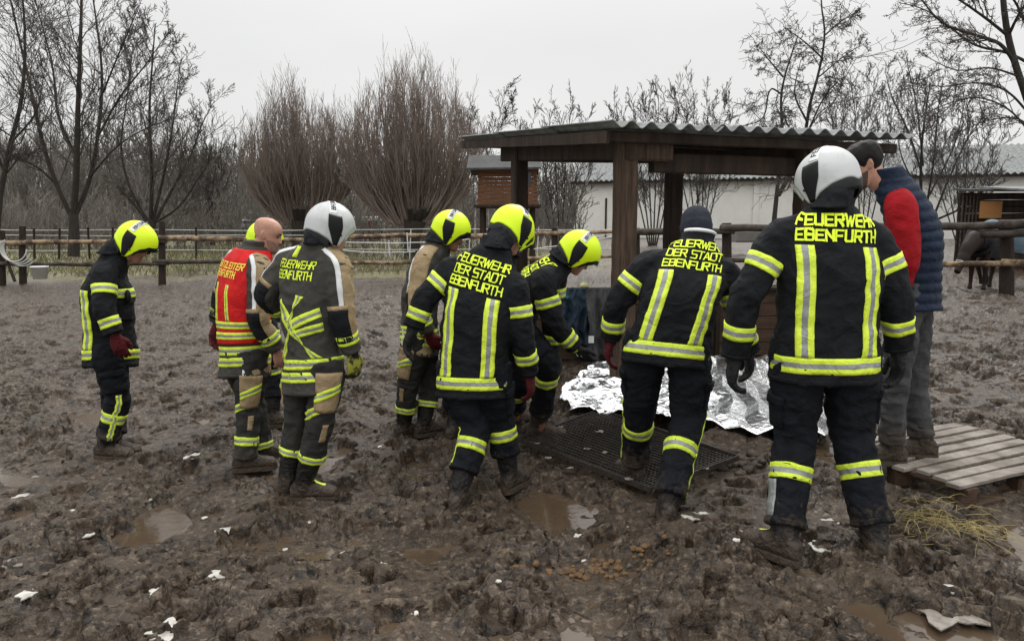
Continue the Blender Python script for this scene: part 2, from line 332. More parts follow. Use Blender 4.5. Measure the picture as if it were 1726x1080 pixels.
# rows: fine to 14 m, then coarser to the horizon
yn = 1.6 * (14 / 1.6) ** np.linspace(0, 1, 1050); yf = 14 * (450 / 14) ** (np.linspace(0, 1, 201)[1:]); yy = np.concatenate([yn, yf])
uu = np.concatenate([np.linspace(-3.2, -1.02, 60)[:-1], np.linspace(-1.0, 1.0, 1060), np.linspace(1.02, 3.2, 60)[1:]])
YY, UU = np.meshgrid(yy, uu, indexing='ij'); XX = UU * .80 * (YY + .25)
ZZ = mud_full(XX, YY)
lat = .024 * (1 - sstep(6, 16, YY)); GX = XX + lat * (pn2(XX * 9, YY * 9, 51) + .75 * pn2(XX * 25, YY * 25, 52)); GY = YY + lat * (pn2(XX * 9 + 60, YY * 9, 53) + .75 * pn2(XX * 25 + 60, YY * 25, 54))
def mud_material():
    m = bpy.data.materials.new('wet_churned_mud'); m.use_nodes = True; nt = m.node_tree; N = nt.nodes; L = nt.links; b = N['Principled BSDF']
    tc = N.new('ShaderNodeTexCoord'); P = tc.outputs['Object']
    def noise(s, d=6, r=.6, dist=0):
        n = N.new('ShaderNodeTexNoise'); n.inputs['Scale'].default_value = s; n.inputs['Detail'].default_value = d; n.inputs['Roughness'].default_value = r; n.inputs['Distortion'].default_value = dist; L.new(P, n.inputs['Vector']); return n.outputs[0]
    def mr(v, a, c, d=0., e=1.):
        q = N.new('ShaderNodeMapRange'); q.inputs[1].default_value = a; q.inputs[2].default_value = c; q.inputs[3].default_value = d; q.inputs[4].default_value = e; L.new(v, q.inputs[0]); return q.outputs[0]
    def mix(f, a, c):
        q = N.new('ShaderNodeMix'); q.data_type = 'RGBA'; L.new(f, q.inputs[0])
        for i, v in ((6, a), (7, c)):
            if isinstance(v, tuple): q.inputs[i].default_value = (*v, 1)
            else: L.new(v, q.inputs[i])
        return q.outputs[2]
    c = mix(mr(noise(3.5, 8, .7), .35, .65), (.029, .0190, .0118), (.069, .048, .031))
    c = mix(mr(noise(24, 8, .75), .52, .62), c, (.155, .115, .080))
    c = mix(mr(noise(13, 8, .75, .5), .53, .60), c, (.008, .0052, .0034))
    # dead grass beyond the fences
    sx = N.new('ShaderNodeSeparateXYZ'); L.new(P, sx.inputs[0])
    q = N.new('ShaderNodeMath'); q.operation = 'MULTIPLY'; L.new(mr(sx.outputs[1], 17.5, 20), q.inputs[0]); L.new(mr(sx.outputs[0], 6, -1), q.inputs[1])
    q2 = N.new('ShaderNodeMath'); q2.operation = 'MULTIPLY'; L.new(q.outputs[0], q2.inputs[0]); L.new(mr(noise(.5, 6), .38, .55), q2.inputs[1])
    c = mix(q2.outputs[0], c, (.17, .155, .075))
    L.new(c, b.inputs['Base Color'])
    L.new(mr(noise(7, 6, .65), .35, .65, .20, .50), b.inputs['Roughness']); b.inputs['Specular IOR Level'].default_value = .32
    b1 = N.new('ShaderNodeBump'); b1.inputs['Strength'].default_value = .8; b1.inputs['Distance'].default_value = .02; L.new(noise(34, 5, .6), b1.inputs['Height'])
    b2 = N.new('ShaderNodeBump'); b2.inputs['Strength'].default_value = .55; b2.inputs['Distance'].default_value = .03; L.new(noise(19, 6, .7, 1.0), b2.inputs['Height']); L.new(b1.outputs[0], b2.inputs['Normal'])
    L.new(b2.outputs[0], b.inputs['Normal']); return m
K['mud'] = mud_material()
_b = ground(XX, YY) + pn2(XX * .55 + 3, YY * .55, 1) * .045; _m = (YY > 2.2) & (YY < 5) & (np.abs(XX) < 3); print('mud pct', np.percentile((ZZ - _b)[_m], [1, 5, 10, 15, 25, 50, 75, 95]))
WATER = float(np.percentile((ZZ - _b)[_m], 14))
g = Geo().grid(np.stack([GX, GY, ZZ], -1)); part('ground', g, K['mud'], org=A(0, 0, 0), kind='structure')
# wet, murky water in the hollows
ys = np.linspace(1.7, 13, 190); us = np.linspace(-1.15, 1.15, 150); Y2, U2 = np.meshgrid(ys, us, indexing='ij'); X2 = U2 * .8 * (Y2 + .25)
Z2 = ground(X2, Y2) + pn2(X2 * .55 + 3, Y2 * .55, 1) * .045 + WATER + .006 * pn2(X2 * .8, Y2 * .8, 77) - .018 * sstep(5, 9, Y2)
Z2 = Z2 - .1 * mask_rect(X2, Y2, GR_C, GR_U, GR_W, GR_A, GR_B, .1) - .1 * mask_rect(X2, Y2, PA_C, PA_U, PA_W, PA_L / 2, PA_D / 2, .1) - .1 * sstep(.5, .8, X2) * sstep(5.1, 5.5, Y2) * (1 - sstep(7.5, 8, Y2))
K['water'] = mat('murky_puddle_water', (.088, .062, .040), (.070, .048, .031), .07, 5, .12, 22, spec=.5)
part('puddle_water', Geo().grid(np.stack([X2, Y2, Z2], -1)), K['water'], org=A(0, 0, 0), kind='structure')
def gz(x, y): return float(mud_full(np.array([x]), np.array([y]))[0])
K['ice2'] = mat('wet_thin_ice', (.27, .24, .21), (.10, .08, .062), .12, 14, .3, 60, contrast=(.4, .65))
# thin ice scraps lying on the mud
ICE = [(375,893,.10),(50,1003,.09),(265,1010,.06),(25,945,.10),(370,975,.08),(580,920,.045),(645,950,.05),(280,1062,.12),(975,903,.05),(640,755,.03),(1385,925,.10),(1400,872,.07),(1262,902,.08),
 (1165,882,.09),(1186,868,.05),(1240,925,.03),(1278,955,.04),(1060,880,.02),(900,870,.03),(325,778,.09),(150,905,.05),(935,840,.03),(250,840,.04),(30,830,.10),(345,870,.03),(1605,985,.05),(520,885,.025),(480,912,.025),
 (120,870,.04),(60,790,.06),(1590,1000,.22),(1640,1035,.16),(1345,700,.03),(700,1040,.03),(840,990,.025),(985,930,.025),(1530,905,.04),(225,890,.03)]
big_lab = {0: 'largest bright white ice scrap left of the centre foreground', 30: 'broad pale sheet of wet ice in the lower right corner'}
for i, (px, py, r) in enumerate(ICE):
    p = foot_at(px, py); n = 26; an = np.linspace(0, 2 * math.pi, n, endpoint=False)
    rr = r * (.75 + .42 * pn3(np.stack([np.cos(an) * 1.6 + i * 3, np.sin(an) * 1.6, np.zeros(n)], -1), 3) + .30 * pn3(np.stack([np.cos(an) * 4 + i * 3, np.sin(an) * 4, np.ones(n)], -1), 4)) * (1 if i >= 30 and i <= 31 else .72)
    x = p[0] + rr * np.cos(an); y = p[1] + rr * np.sin(an) * 1.15
    zs = mud_full(np.append(x, p[0]), np.append(y, p[1])); fl_ = i in (30, 31, 3, 29); z = np.percentile(zs, 36 if fl_ else 50) + .004
    tx, ty = (0, 0) if fl_ else (rnd.uniform(-.06, .06), rnd.uniform(-.06, .06))
    top = np.stack([x, y, z + tx * (x - p[0]) + ty * (y - p[1])], -1); P = np.stack([np.tile(top.mean(0), (n, 1)), (top + top.mean(0)) / 2, top, top - A(0, 0, .006)])
    part('ice_patch', Geo().grid(P, True), K['ice2'] if i in (30, 31, 3, 29) else K['ice'], smooth=False, label=big_lab.get(i, 'small thin white scrap of melting ice on the churned mud'), cat='ice', group='ice scraps on the mud')
# ---------------------------------------------------------------- grating
GZ = float(ground(*GR_C)) + .035
gzf = lambda a, b: A(*(A(*GR_C) + GR_U * a + GR_W * b), float(ground(*(A(*GR_C) + GR_U * a + GR_W * b))) + .03)
t = thing('steel_grating', 'dark steel grating mat lying muddy in front of the foil blanket', 'grating', A(*GR_C, GZ))
g = Geo()
for a in np.arange(-GR_A + .03, GR_A - .01, .031): g.beam(gzf(a, -GR_B), gzf(a, GR_B), .005, .022, n=4)
for b in np.arange(-GR_B + .035, GR_B - .01, .036): g.beam(gzf(-GR_A, b) - A(0, 0, .002), gzf(GR_A, b) - A(0, 0, .002), .005, .018, n=6)
part('grid_bars', g, K['steel'], t, smooth=False)
g = Geo()
for p, q in (((-GR_A, -GR_B), (GR_A, -GR_B)), ((GR_A, -GR_B), (GR_A, GR_B)), ((GR_A, GR_B), (-GR_A, GR_B)), ((-GR_A, GR_B), (-GR_A, -GR_B))): g.beam(gzf(*p), gzf(*q), .007, .036, n=5)
part('frame', g, K['steel'], t, smooth=False)
# ---------------------------------------------------------------- pallet
pz = float(ground(*PA_C)) + .075
t = thing('wooden_pallet', 'weathered wooden pallet half sunk in mud under the man in the navy vest', 'pallet', A(*PA_C, pz - .14))
def pp(a, b, z): v = PA_F + PA_U * a + PA_W * b; return A(v[0], v[1], pz + z)
for i in range(8):
    b = .05 + i * .109; g = Geo(); o = rnd.uniform(-.012, .012)
    g.beam(pp(-.02 + rnd.uniform(-.03, .03), b + o, rnd.uniform(-.003, .006)), pp(PA_L + rnd.uniform(-.02, .02), b - o * .5, rnd.uniform(-.003, .006)), .078, .02, n=8, jit=.0022)
    part('top_board', g, K['woodl'], t, smooth=False)
for a in (.05, .57, 1.1):
    part('stringer', Geo().beam(pp(a, 0, -.023), pp(a, PA_D, -.023), .09, .022, n=4, jit=.001), K['woodb'], t, smooth=False)
    for b in (.06, .43, .80): part('block', Geo().beam(pp(a, b, -.036), pp(a, b, -.115), .10, .12, n=2, jit=.001), K['woodb'], t, smooth=False)
for b in (.06, .43, .80): part('bottom_board', Geo().beam(pp(0, b, -.127), pp(PA_L, b, -.127), .09, .02, n=4), K['woodb'], t, smooth=False)
# ---------------------------------------------------------------- foil rescue blanket over a hump
def foilmat():
    m = bpy.data.materials.new('silver_foil'); m.use_nodes = True; nt = m.node_tree; N = nt.nodes; L = nt.links; b = N['Principled BSDF']
    b.inputs['Metallic'].default_value = 1; b.inputs['Roughness'].default_value = .27; b.inputs['Base Color'].default_value = (.90, .91, .92, 1)
    tc = N.new('ShaderNodeTexCoord'); v = N.new('ShaderNodeTexVoronoi'); v.inputs['Scale'].default_value = 13; v.feature = 'F1'; n = N.new('ShaderNodeTexNoise'); n.inputs['Scale'].default_value = 9; n.inputs['Detail'].default_value = 5
    mx = N.new('ShaderNodeMix'); mx.data_type = 'VECTOR'; mx.inputs[0].default_value = .35; L.new(tc.outputs['Object'], mx.inputs[4]); L.new(n.outputs[1], mx.inputs[5]); L.new(mx.outputs[1], v.inputs['Vector'])
    bp = N.new('ShaderNodeBump'); bp.inputs['Strength'].default_value = .25; bp.inputs['Distance'].default_value = .02; L.new(v.outputs['Distance'], bp.inputs['Height']); L.new(bp.outputs[0], b.inputs['Normal']); return m
K['foil'] = foilmat()
q = {'00': A(.50, 5.80), '10': A(2.25, 4.95), '11': A(2.75, 6.95), '01': A(.72, 6.90)}
n1, n2 = 300, 220; s, r = np.meshgrid(np.linspace(0, 1, n2), np.linspace(0, 1, n1), indexing='ij')
s2 = s + .05 * pn2(r * 5, s * 2, 31) * (1 - s) ; r2 = r + .04 * pn2(s * 5, r * 2, 32)
X = (q['00'][0] * (1-r2) + q['10'][0] * r2) * (1-s2) + (q['01'][0] * (1-r2) + q['11'][0] * r2) * s2
Y = (q['00'][1] * (1-r2) + q['10'][1] * r2) * (1-s2) + (q['01'][1] * (1-r2) + q['11'][1] * r2) * s2
X = X - .16 * (1 - sstep(0, .25, r)) * np.exp(-((s - .35) / .3) ** 2)
edge = np.minimum(np.minimum(s, 1 - s), np.minimum(r, 1 - r))
hump = .14 * np.sin(np.clip(s, 0, 1) * math.pi) ** .6 * np.sin(np.clip(r, 0, 1) * math.pi) ** .5 * (.7 + .4 * pn2(r * 3, s * 3, 33)) + .10 * sstep(.4, 1, s)
pl = np.abs(((r * 9 + s * 1.5 + .2 * pn2(s * 4, r * 3, 34)) % 1) - .5) * 2
fx, fy = X + .08 * pn2(X * 4, Y * 4, 60), Y + .08 * pn2(X * 4 + 9, Y * 4, 61); crinkle = .034 * (1 - np.abs(pn2(fx * 3.5, fy * 5, 35)) * 2) + .012 * (1 - np.abs(pn2(fx * 8 + 5, fy * 12, 36)) * 2) + .0045 * (1 - np.abs(pn2(fx * 18, fy * 26, 37)) * 2)
wr = sstep(.45, .65, r)
Z = ground(X, Y) + .035 + hump + crinkle * (1 - .88 * wr) + .045 * pl * wr
Z = Z + .02 * pn2(X * 2, Y * 2, 38)
P = np.stack([X, Y, Z], -1)
g = Geo().grid(P); part('foil_blanket', g, K['foil'], smooth=False, label='crumpled silver foil rescue blanket spread between the firefighters', cat='rescue blanket')
# ---------------------------------------------------------------- lumps, dung, straw
def lumps(name, cen, n, spread, size, m, lab, cat, kind='stuff'):
    g = Geo()
    for i in range(n):
        x = cen[0] + rnd.gauss(0, spread[0]); y = cen[1] + rnd.gauss(0, spread[1]); r = size * rnd.uniform(.5, 1.25)
        th = np.linspace(.05, math.pi - .05, 8); ph = np.linspace(0, 2 * math.pi, 12, endpoint=False)
        D = np.stack([np.sin(th)[:, None] * np.cos(ph), np.sin(th)[:, None] * np.sin(ph), -np.cos(th)[:, None] * np.ones(12)], -1)
        rr = r * (1 + .45 * pn3(D * 1.7 + i * 5.1, 41)); P = D * rr[..., None] * A(1.15, 1.1, .75) + A(x, y, gz(x, y) + r * .15); g.grid(P, True, caps=True)
    part(name, g, m, label=lab, cat=cat, kind=kind)
p = foot_at(1010, 945); lumps('dung_pile', p, 70, (.14, .055), .0155, K['dung'], 'brown lumps of horse dung scattered on the foreground mud', 'dung')
p = foot_at(1220, 770); lumps('mud_clods', (1.62, 4.75), 60, (.28, .16), .034, K['mud'], 'heap of dark mud clods beside the foil blanket', 'mud')
g = Geo(); p = foot_at(1600, 885)
for i in range(190):
    x = p[0] + rnd.gauss(0, .16); y = p[1] + rnd.gauss(0, .07); a = rnd.uniform(0, 2 * math.pi); L_ = rnd.uniform(.06, .20); z = gz(x, y) + .012; c = rnd.uniform(0, .03)
    pts = [(x + math.cos(a) * L_ * t, y + math.sin(a) * L_ * t, z + c * 4 * t * (1 - t) + rnd.uniform(0, .01)) for t in (0, .33, .66, 1)]
    g.tube(pts, .0013, 3)
for k_ in range(46):
    b = foot_at(rnd.uniform(1450, 1720), rnd.uniform(820, 930)); x, y = b[0], b[1]; a = rnd.uniform(0, 6.28); L_ = rnd.uniform(.05, .22); z = gz(x, y) + .012
    g.tube([(x + math.cos(a) * L_ * t, y + math.sin(a) * L_ * t, z + .03 * t * (1 - t)) for t in (0, .33, .66, 1)], .0012, 3)
part('straw', g, K['straw'], label='loose yellow straw scattered before the pallet', cat='straw', kind='stuff')
# leaves and debris on the grating
for i, (px, py) in enumerate([(905,748),(945,720),(990,757),(1020,763),(925,772),(1010,728),(1075,745),(960,790),(1190,790),(1060,808)]):
    p = foot_at(px, py, .05); r = rnd.uniform(.012, .022); an = np.linspace(0, 2 * math.pi, 9, endpoint=False) ; rr = r * (.7 + .5 * RG.random(9))
    top = np.stack([p[0] + rr * np.cos(an) * 1.4, p[1] + rr * np.sin(an), np.full(9, p[2]) + .012 * RG.random(9)], -1); P = np.stack([np.tile(top.mean(0), (9, 1)), top, top - A(0, 0, .002)])
    part('fallen_leaf', Geo().grid(P, True), K['woodl'], label='small curled dead leaf lying on the steel grating', cat='leaf', group='leaves on the grating')
# ---------------------------------------------------------------- lofts: cloth tubes with a surface one can write on
def herm(tk, vk, t):
    tk = np.asarray(tk, float); vk = np.asarray(vk, float); one = vk.ndim == 1
    if one: vk = vk[:, None]
    m = np.gradient(vk, tk, axis=0) if len(tk) > 2 else np.repeat((vk[1:] - vk[:-1]) / (tk[1] - tk[0]), 2, 0)
    i = np.clip(np.searchsorted(tk, t, side='right') - 1, 0, len(tk) - 2); h = (tk[i + 1] - tk[i]); x = np.clip((t - tk[i]) / h, 0, 1)
    h, x = h[:, None], x[:, None]
    r = (2*x**3-3*x**2+1)*vk[i] + (x**3-2*x**2+x)*h*m[i] + (-2*x**3+3*x**2)*vk[i+1] + (x**3-x**2)*h*m[i+1]
    return r[:, 0] if one else r
class Loft:
    def __init__(s, tk, C, X, Y, w, f, b, e=2.0, fold=0., seed=0, ff=11., quilt=0, N=140):
        t = np.linspace(tk[0], tk[-1], N); s.t = t; s.C = herm(tk, C, t); s.X = nrm(herm(tk, X, t)); s.Y = nrm(herm(tk, Y, t))
        s.w, s.f, s.b = (herm(tk, v, t) for v in (w, f, b)); s.e = e; s.fold = fold; s.seed = seed; s.ff = ff; s.quilt = quilt
    def P(s, u, t, off=0.):
        u, t = np.broadcast_arrays(np.asarray(u, float), np.asarray(t, float)); I = lambda a: np.interp(t, s.t, a)
        c, n = np.cos(u), np.sin(u); k = 2 / s.e; cx = np.sign(c) * np.abs(c) ** k; sy = np.sign(n) * np.abs(n) ** k
        rb = np.where(c > 0, I(s.b), I(s.f)); m = np.ones_like(u)
        if s.fold:
            q = np.stack([c * 1.2, n * 1.2, t * s.ff + s.seed * 7.3], -1); q2 = np.stack([c * 1.6 + t * 3, n * 1.6, t * s.ff * .45 + s.seed * 3.3], -1)
            m = m + s.fold * (1.1 * pn3(q, s.seed) + .8 * (0.5 - np.abs(pn3(q2, s.seed + 1)) * 2))
        if s.quilt: m = m + .085 * (np.abs(np.sin(t * math.pi / s.quilt)) ** .6 - .6)
        V = lambda A_: np.stack([I(A_[:, j]) for j in range(3)], -1)
        return V(s.C) + V(s.X) * ((rb * m + off) * cx)[..., None] + V(s.Y) * ((I(s.w) * m + off) * sy)[..., None]
    def geo(s, nu=56, nv=None, off=0., t0=None, t1=None):
        nv = nv or max(8, int((s.t[-1] - s.t[0]) / .008)); T = np.linspace(s.t[0] if t0 is None else t0, s.t[-1] if t1 is None else t1, nv); U = np.linspace(0, 2 * math.pi, nu, endpoint=False)
        return Geo().grid(s.P(U[None, :], T[:, None], off), True, caps=True)
    def u_of(s, sm, t):
        """angle whose arc length from the back centre is sm (metres)"""
        uu = np.linspace(-math.pi, math.pi, 121); T = np.asarray(t, float); out = np.zeros(np.broadcast(sm, t).shape); sm, T = np.broadcast_arrays(sm, T)
        for tv in np.unique(T):
            P = s.P(uu, tv); L = np.concatenate([[0], np.cumsum(np.linalg.norm(np.diff(P, axis=0), axis=1))]); L -= L[60]; k_ = T == tv; out[k_] = np.interp(sm[k_], L, uu)
        return out
def limb(pts, rk, ref, e=2.0, fold=.05, seed=0, ff=13., flat=1.0):
    """rk: list of (fraction, radius)"""
    pts = np.asarray(pts, float); d = np.concatenate([[0], np.cumsum(np.linalg.norm(np.diff(pts, axis=0), axis=1))])
    # round the joints
    t = np.linspace(0, d[-1], 40); C = np.stack([np.interp(t, d, pts[:, j]) for j in range(3)], -1)
    for _ in range(5): C[1:-1] = (C[:-2] + C[1:-1] * 2 + C[2:]) / 4
    T = nrm(np.gradient(C, axis=0)); X = []; x = A(*ref)
    for k_ in range(40): x = nrm(x - T[k_] * np.dot(x, T[k_])); X.append(x)
    X = np.array(X); Y = np.cross(X, T); r = np.interp(t / d[-1], *zip(*rk))
    for _ in range(3): r[1:-1] = (r[:-2] + r[1:-1] * 2 + r[2:]) / 4
    l = Loft(t, C, X, Y, r, r * flat, r * flat, e, fold, seed, ff); l.len = d[-1]; l.d = d; return l
def project(P, tree, off, maxd=.05):
    Q = np.zeros_like(P); ok = np.ones(P.shape[:-1], bool); off = np.broadcast_to(off, P.shape[:-1])
    for i in np.ndindex(P.shape[:-1]):
        h = tree.find_nearest(Vector(P[i]))
        if h[0] is None: ok[i] = False; continue
        Q[i] = np.array(h[0]) + np.array(h[1]) * off[i]; ok[i] = h[3] < maxd
    return Q, ok
def patch(l, tree, s0, s1, t0, t1, along='t', strips=(0, 1, 0), off=.0035, deg=False, closed=False, k=2, maxd=.05, skew=0., res=.016, g=None, wav=0.):
    """a stitched-on strip; (s,t) metres (or degrees) on the loft; strips lists material slots across it"""
    g = g or Geo(); ns_, nt_ = max(3, int(abs((s1 - s0) * (.0018 if deg else 1)) / res)), max(3, int(abs(t1 - t0) / res))
    if along == 't': T = np.linspace(t0, t1, len(strips) * k + 1); S = np.linspace(s0, s1, ns_ + 1)
    else: S = np.linspace(s0, s1, len(strips) * k + 1); T = np.linspace(t0, t1, nt_ + 1)
    oT = np.full(len(T), off); oS = np.full(len(S), off)
    T = np.concatenate([T[:1], T, T[-1:]]); oT = np.concatenate([[-.004], oT, [-.004]])
    if not closed: S = np.concatenate([S[:1], S, S[-1:]]); oS = np.concatenate([[-.004], oS, [-.004]])
    else: S = S[:-1]; oS = oS[:-1]
    TT, SS = np.meshgrid(T, S, indexing='ij'); fr = (TT - t0) / (t1 - t0 + 1e-9) if along == 's' else (SS - s0) / (s1 - s0 + 1e-9)
    if along == 's': SS = SS + skew * fr
    else: TT = TT + skew * fr
    if wav: (SS, TT) = (SS + wav * pn2(TT * 22, TT * 0, 3), TT) if along == 's' else (SS, TT + wav * pn2(SS * (.12 if deg else 22), SS * 0, 3))
    U = np.radians(SS) if deg else l.u_of(SS, TT); O = np.minimum(oT[:, None], oS[None, :]); P, ok = project(l.P(U, TT), tree, O, maxd)
    nv, nu = P.shape[:2]
    def slot(q, n_): return strips[min(len(strips) - 1, max(0, (q - 1) // k))]
    nf = nu if closed else nu - 1
    M = np.array([[slot(j, 0) if along == 't' else slot(i, 0) for i in range(nf)] for j in range(nv - 1)])
    g2 = Geo().grid(P, closed, M); F = g2.F[0]; keep = ok.reshape(-1)[F].all(1)
    if keep.any(): g.add(g2.V[0], F[keep], g2.M[0][keep])
    return g
def patch_free(l, tree, quad, strips=(0, 1, 0), off=.0038, n=14, k=2, maxd=.05, g=None):
    """strip between two end edges given in (s,t) metres: quad = (a0,a1,b0,b1); a0-a1 is the width at the start"""
    g = g or Geo(); a0, a1, b0, b1 = [A(*q_) for q_ in quad]; W = np.linspace(0, 1, len(strips) * k + 1); L_ = np.linspace(0, 1, n)
    W2 = np.concatenate([[0], W, [1]]); L2 = np.concatenate([[0], L_, [1]]); oW = np.concatenate([[-.004], np.full(len(W), off), [-.004]]); oL = np.concatenate([[-.004], np.full(n, off), [-.004]])
    ll, ww = np.meshgrid(L2, W2, indexing='ij'); Q = (a0 * (1 - ww[..., None]) + a1 * ww[..., None]) * (1 - ll[..., None]) + (b0 * (1 - ww[..., None]) + b1 * ww[..., None]) * ll[..., None]
    P, ok = project(l.P(l.u_of(Q[..., 0], np.round(Q[..., 1], 4)), Q[..., 1]), tree, np.minimum(oL[:, None], oW[None, :]), maxd)
    M = np.array([[strips[min(len(strips) - 1, max(0, (i - 1) // k))] for i in range(P.shape[1] - 1)] for j in range(P.shape[0] - 1)])
    g2 = Geo().grid(P, False, M); F = g2.F[0]; keep = ok.reshape(-1)[F].all(1)
    if keep.any(): g.add(g2.V[0], F[keep], g2.M[0][keep])
    return g
FONT = {'F': (1, [[(0,0),(0,1),(1,1)], [(0,.5),(.8,.5)]]), 'E': (1, [[(1,1),(0,1),(0,0),(1,0)], [(0,.5),(.85,.5)]]), 'U': (1, [[(0,1),(0,.12),(.12,0),(.88,0),(1,.12),(1,1)]]),
 'R': (1, [[(0,0),(0,1),(.9,1),(1,.9),(1,.58),(.9,.48),(0,.48)], [(.5,.48),(1,0)]]), 'W': (1.35, [[(0,1),(.25,0),(.5,.85),(.75,0),(1,1)]]), 'H': (1, [[(0,0),(0,1)], [(1,0),(1,1)], [(0,.5),(1,.5)]]),
 'D': (1, [[(0,0),(0,1),(.8,1),(1,.82),(1,.18),(.8,0),(0,0)]]), 'S': (1, [[(1,1),(.1,1),(0,.9),(0,.6),(.1,.5),(.9,.5),(1,.4),(1,.1),(.9,0),(0,0)]]), 'T': (1, [[(0,1),(1,1)], [(.5,1),(.5,0)]]),
 'A': (1, [[(0,0),(.42,1),(.58,1),(1,0)], [(.2,.33),(.8,.33)]]), 'B': (1, [[(0,0),(0,1),(.85,1),(.97,.88),(.97,.62),(.85,.52),(0,.52)], [(.85,.52),(1,.4),(1,.12),(.88,0),(0,0)]]),
 'N': (1, [[(0,0),(0,1),(1,0),(1,1)]]), 'L': (.85, [[(0,1),(0,0),(1,0)]]), 'I': (.12, [[(.5,0),(.5,1)]]), 'Z': (1, [[(0,1),(1,1),(0,0),(1,0)]])}
def text_quads(txt, h, wr, st, gap, shear=0.):
    """stroke lettering as little quads in (x,y), centred"""
    x = 0; out = []
    for ch in txt:
        if ch == ' ': x += h * wr * .7; continue
        wf, strokes = FONT[ch]; w = h * wr * wf
        for pl in strokes:
            for k_ in range(len(pl) - 1):
                p, q = A(pl[k_][0] * w + x, pl[k_][1] * h), A(pl[k_ + 1][0] * w + x, pl[k_ + 1][1] * h); d = q - p; L_ = np.linalg.norm(d); d = d / L_; nn = A(-d[1], d[0]) * st * h / 2
                p = p - d * st * h * .5; q = q + d * st * h * .5; n = max(1, int(np.ceil(L_ / .012)))
                out.append((p, q, nn, n))
        x += w + gap * h
    W = x - gap * h; res = []
    for p, q, nn, n in out:
        t = np.linspace(0, 1, n + 1)[:, None]; row = p + (q - p) * t; G = np.stack([row - nn, row + nn], 1); G[..., 0] -= W / 2; G[..., 0] += shear * G[..., 1]; G[..., 1] -= h / 2; res.append(G)
    return res
def text_on(l, tree, txt, s, t, h, wr=.8, st=.17, gap=.28, off=.0045, tilt=0., g=None, smin=-9, smax=9):
    g = g or Geo()
    for i, G in enumerate(text_quads(txt, h, wr, st, gap)):
        x, y = G[..., 0], G[..., 1]; S = s + x * math.cos(tilt) - y * math.sin(tilt); T = t + x * math.sin(tilt) + y * math.cos(tilt)
        if S.min() < smin or S.max() > smax: continue
        P, ok = project(l.P(l.u_of(S, np.round(T, 4)), T), tree, off + .00025 * (i % 7), .075)
        if ok.all(): g.grid(P)
    return g
# ---------------------------------------------------------------- anatomy
HEAD = [(-.118,.070,.035,.018),(-.108,.084,.010,.036),(-.09,.090,-.015,.048),(-.06,.088,-.045,.058),(-.03,.088,-.072,.065),(0,.087,-.090,.071),(.03,.093,-.100,.076),(.06,.088,-.101,.077),(.088,.068,-.090,.068),(.108,.038,-.062,.046),(.118,.006,-.028,.014)]
def head_pts(az, z, off=0.):
    T = np.array(HEAD); f = lambda j: herm(T[:, 0], T[:, j], np.ravel(z)).reshape(np.shape(z))
    yf, yb, w = f(1), f(2), f(3); cy = (yf + yb) / 2; hy = (yf - yb) / 2; s, c = np.sin(az), np.cos(az)
    x = (w + off) * np.sign(s) * np.abs(s) ** .9; y = cy + (hy + off) * np.sign(c) * np.abs(c) ** .9; fr = c > 0
    nz = np.interp(z, [-.045, -.034, -.02, .012, .03], [0, .024, .021, .004, 0]); y = y + fr * nz * np.exp(-(x / .0125) ** 2)
    y = y - fr * .011 * np.exp(-((np.abs(x) - .031) / .015) ** 2) * np.exp(-((z - .006) / .013) ** 2)
    y = y + fr * .005 * np.exp(-(x / .024) ** 2) * (np.exp(-((z + .055) / .005) ** 2) + np.exp(-((z + .067) / .005) ** 2)) + fr * .006 * np.exp(-(x / .022) ** 2) * np.exp(-((z + .098) / .012) ** 2)
    return x, y, z + 0 * x
class Frame:
    def __init__(s, c, X, Y, Z): s.c, s.X, s.Y, s.Z = c, X, Y, Z
    def w(s, x, y, z): return s.c + s.X * np.asarray(x)[..., None] + s.Y * np.asarray(y)[..., None] + s.Z * np.asarray(z)[..., None]
def head_frame(c, yaw, pitch, roll=0.):
    yaw, pitch, roll = R(yaw), R(pitch), R(roll); Y = A(math.sin(yaw) * math.cos(pitch), math.cos(yaw) * math.cos(pitch), math.sin(pitch)); X = A(math.cos(yaw), -math.sin(yaw), 0); Z = np.cross(X, Y)
    return Frame(A(*c), X * math.cos(roll) + Z * math.sin(roll), Y, Z * math.cos(roll) - X * math.sin(roll))
def head_geo(F, sc=1., ears=True):
    z = np.linspace(-.1175, .1178, 60); az = np.linspace(0, 2 * math.pi, 72, endpoint=False); Z, Az = np.meshgrid(z, az, indexing='ij'); x, y, zz = head_pts(Az, Z)
    g = Geo().grid(F.w(x * sc, y * sc, zz * sc), True, caps=True)
    if ears:
        for sgn in (-1, 1):
            c = F.w(sgn * .077 * sc, -.012 * sc, -.002 * sc); g.ell(c, [F.X * .007 + F.Y * .004 * -sgn * 0, (F.Y * .018 + F.X * sgn * -.008) * sc, (F.Z * .031 - F.Y * .006) * sc], 10)
            g.ell(c + F.X * sgn * .005 - F.Y * .009 + F.Z * .004, [F.X * .008, F.Y * .008, F.Z * .024], 8)
    return g
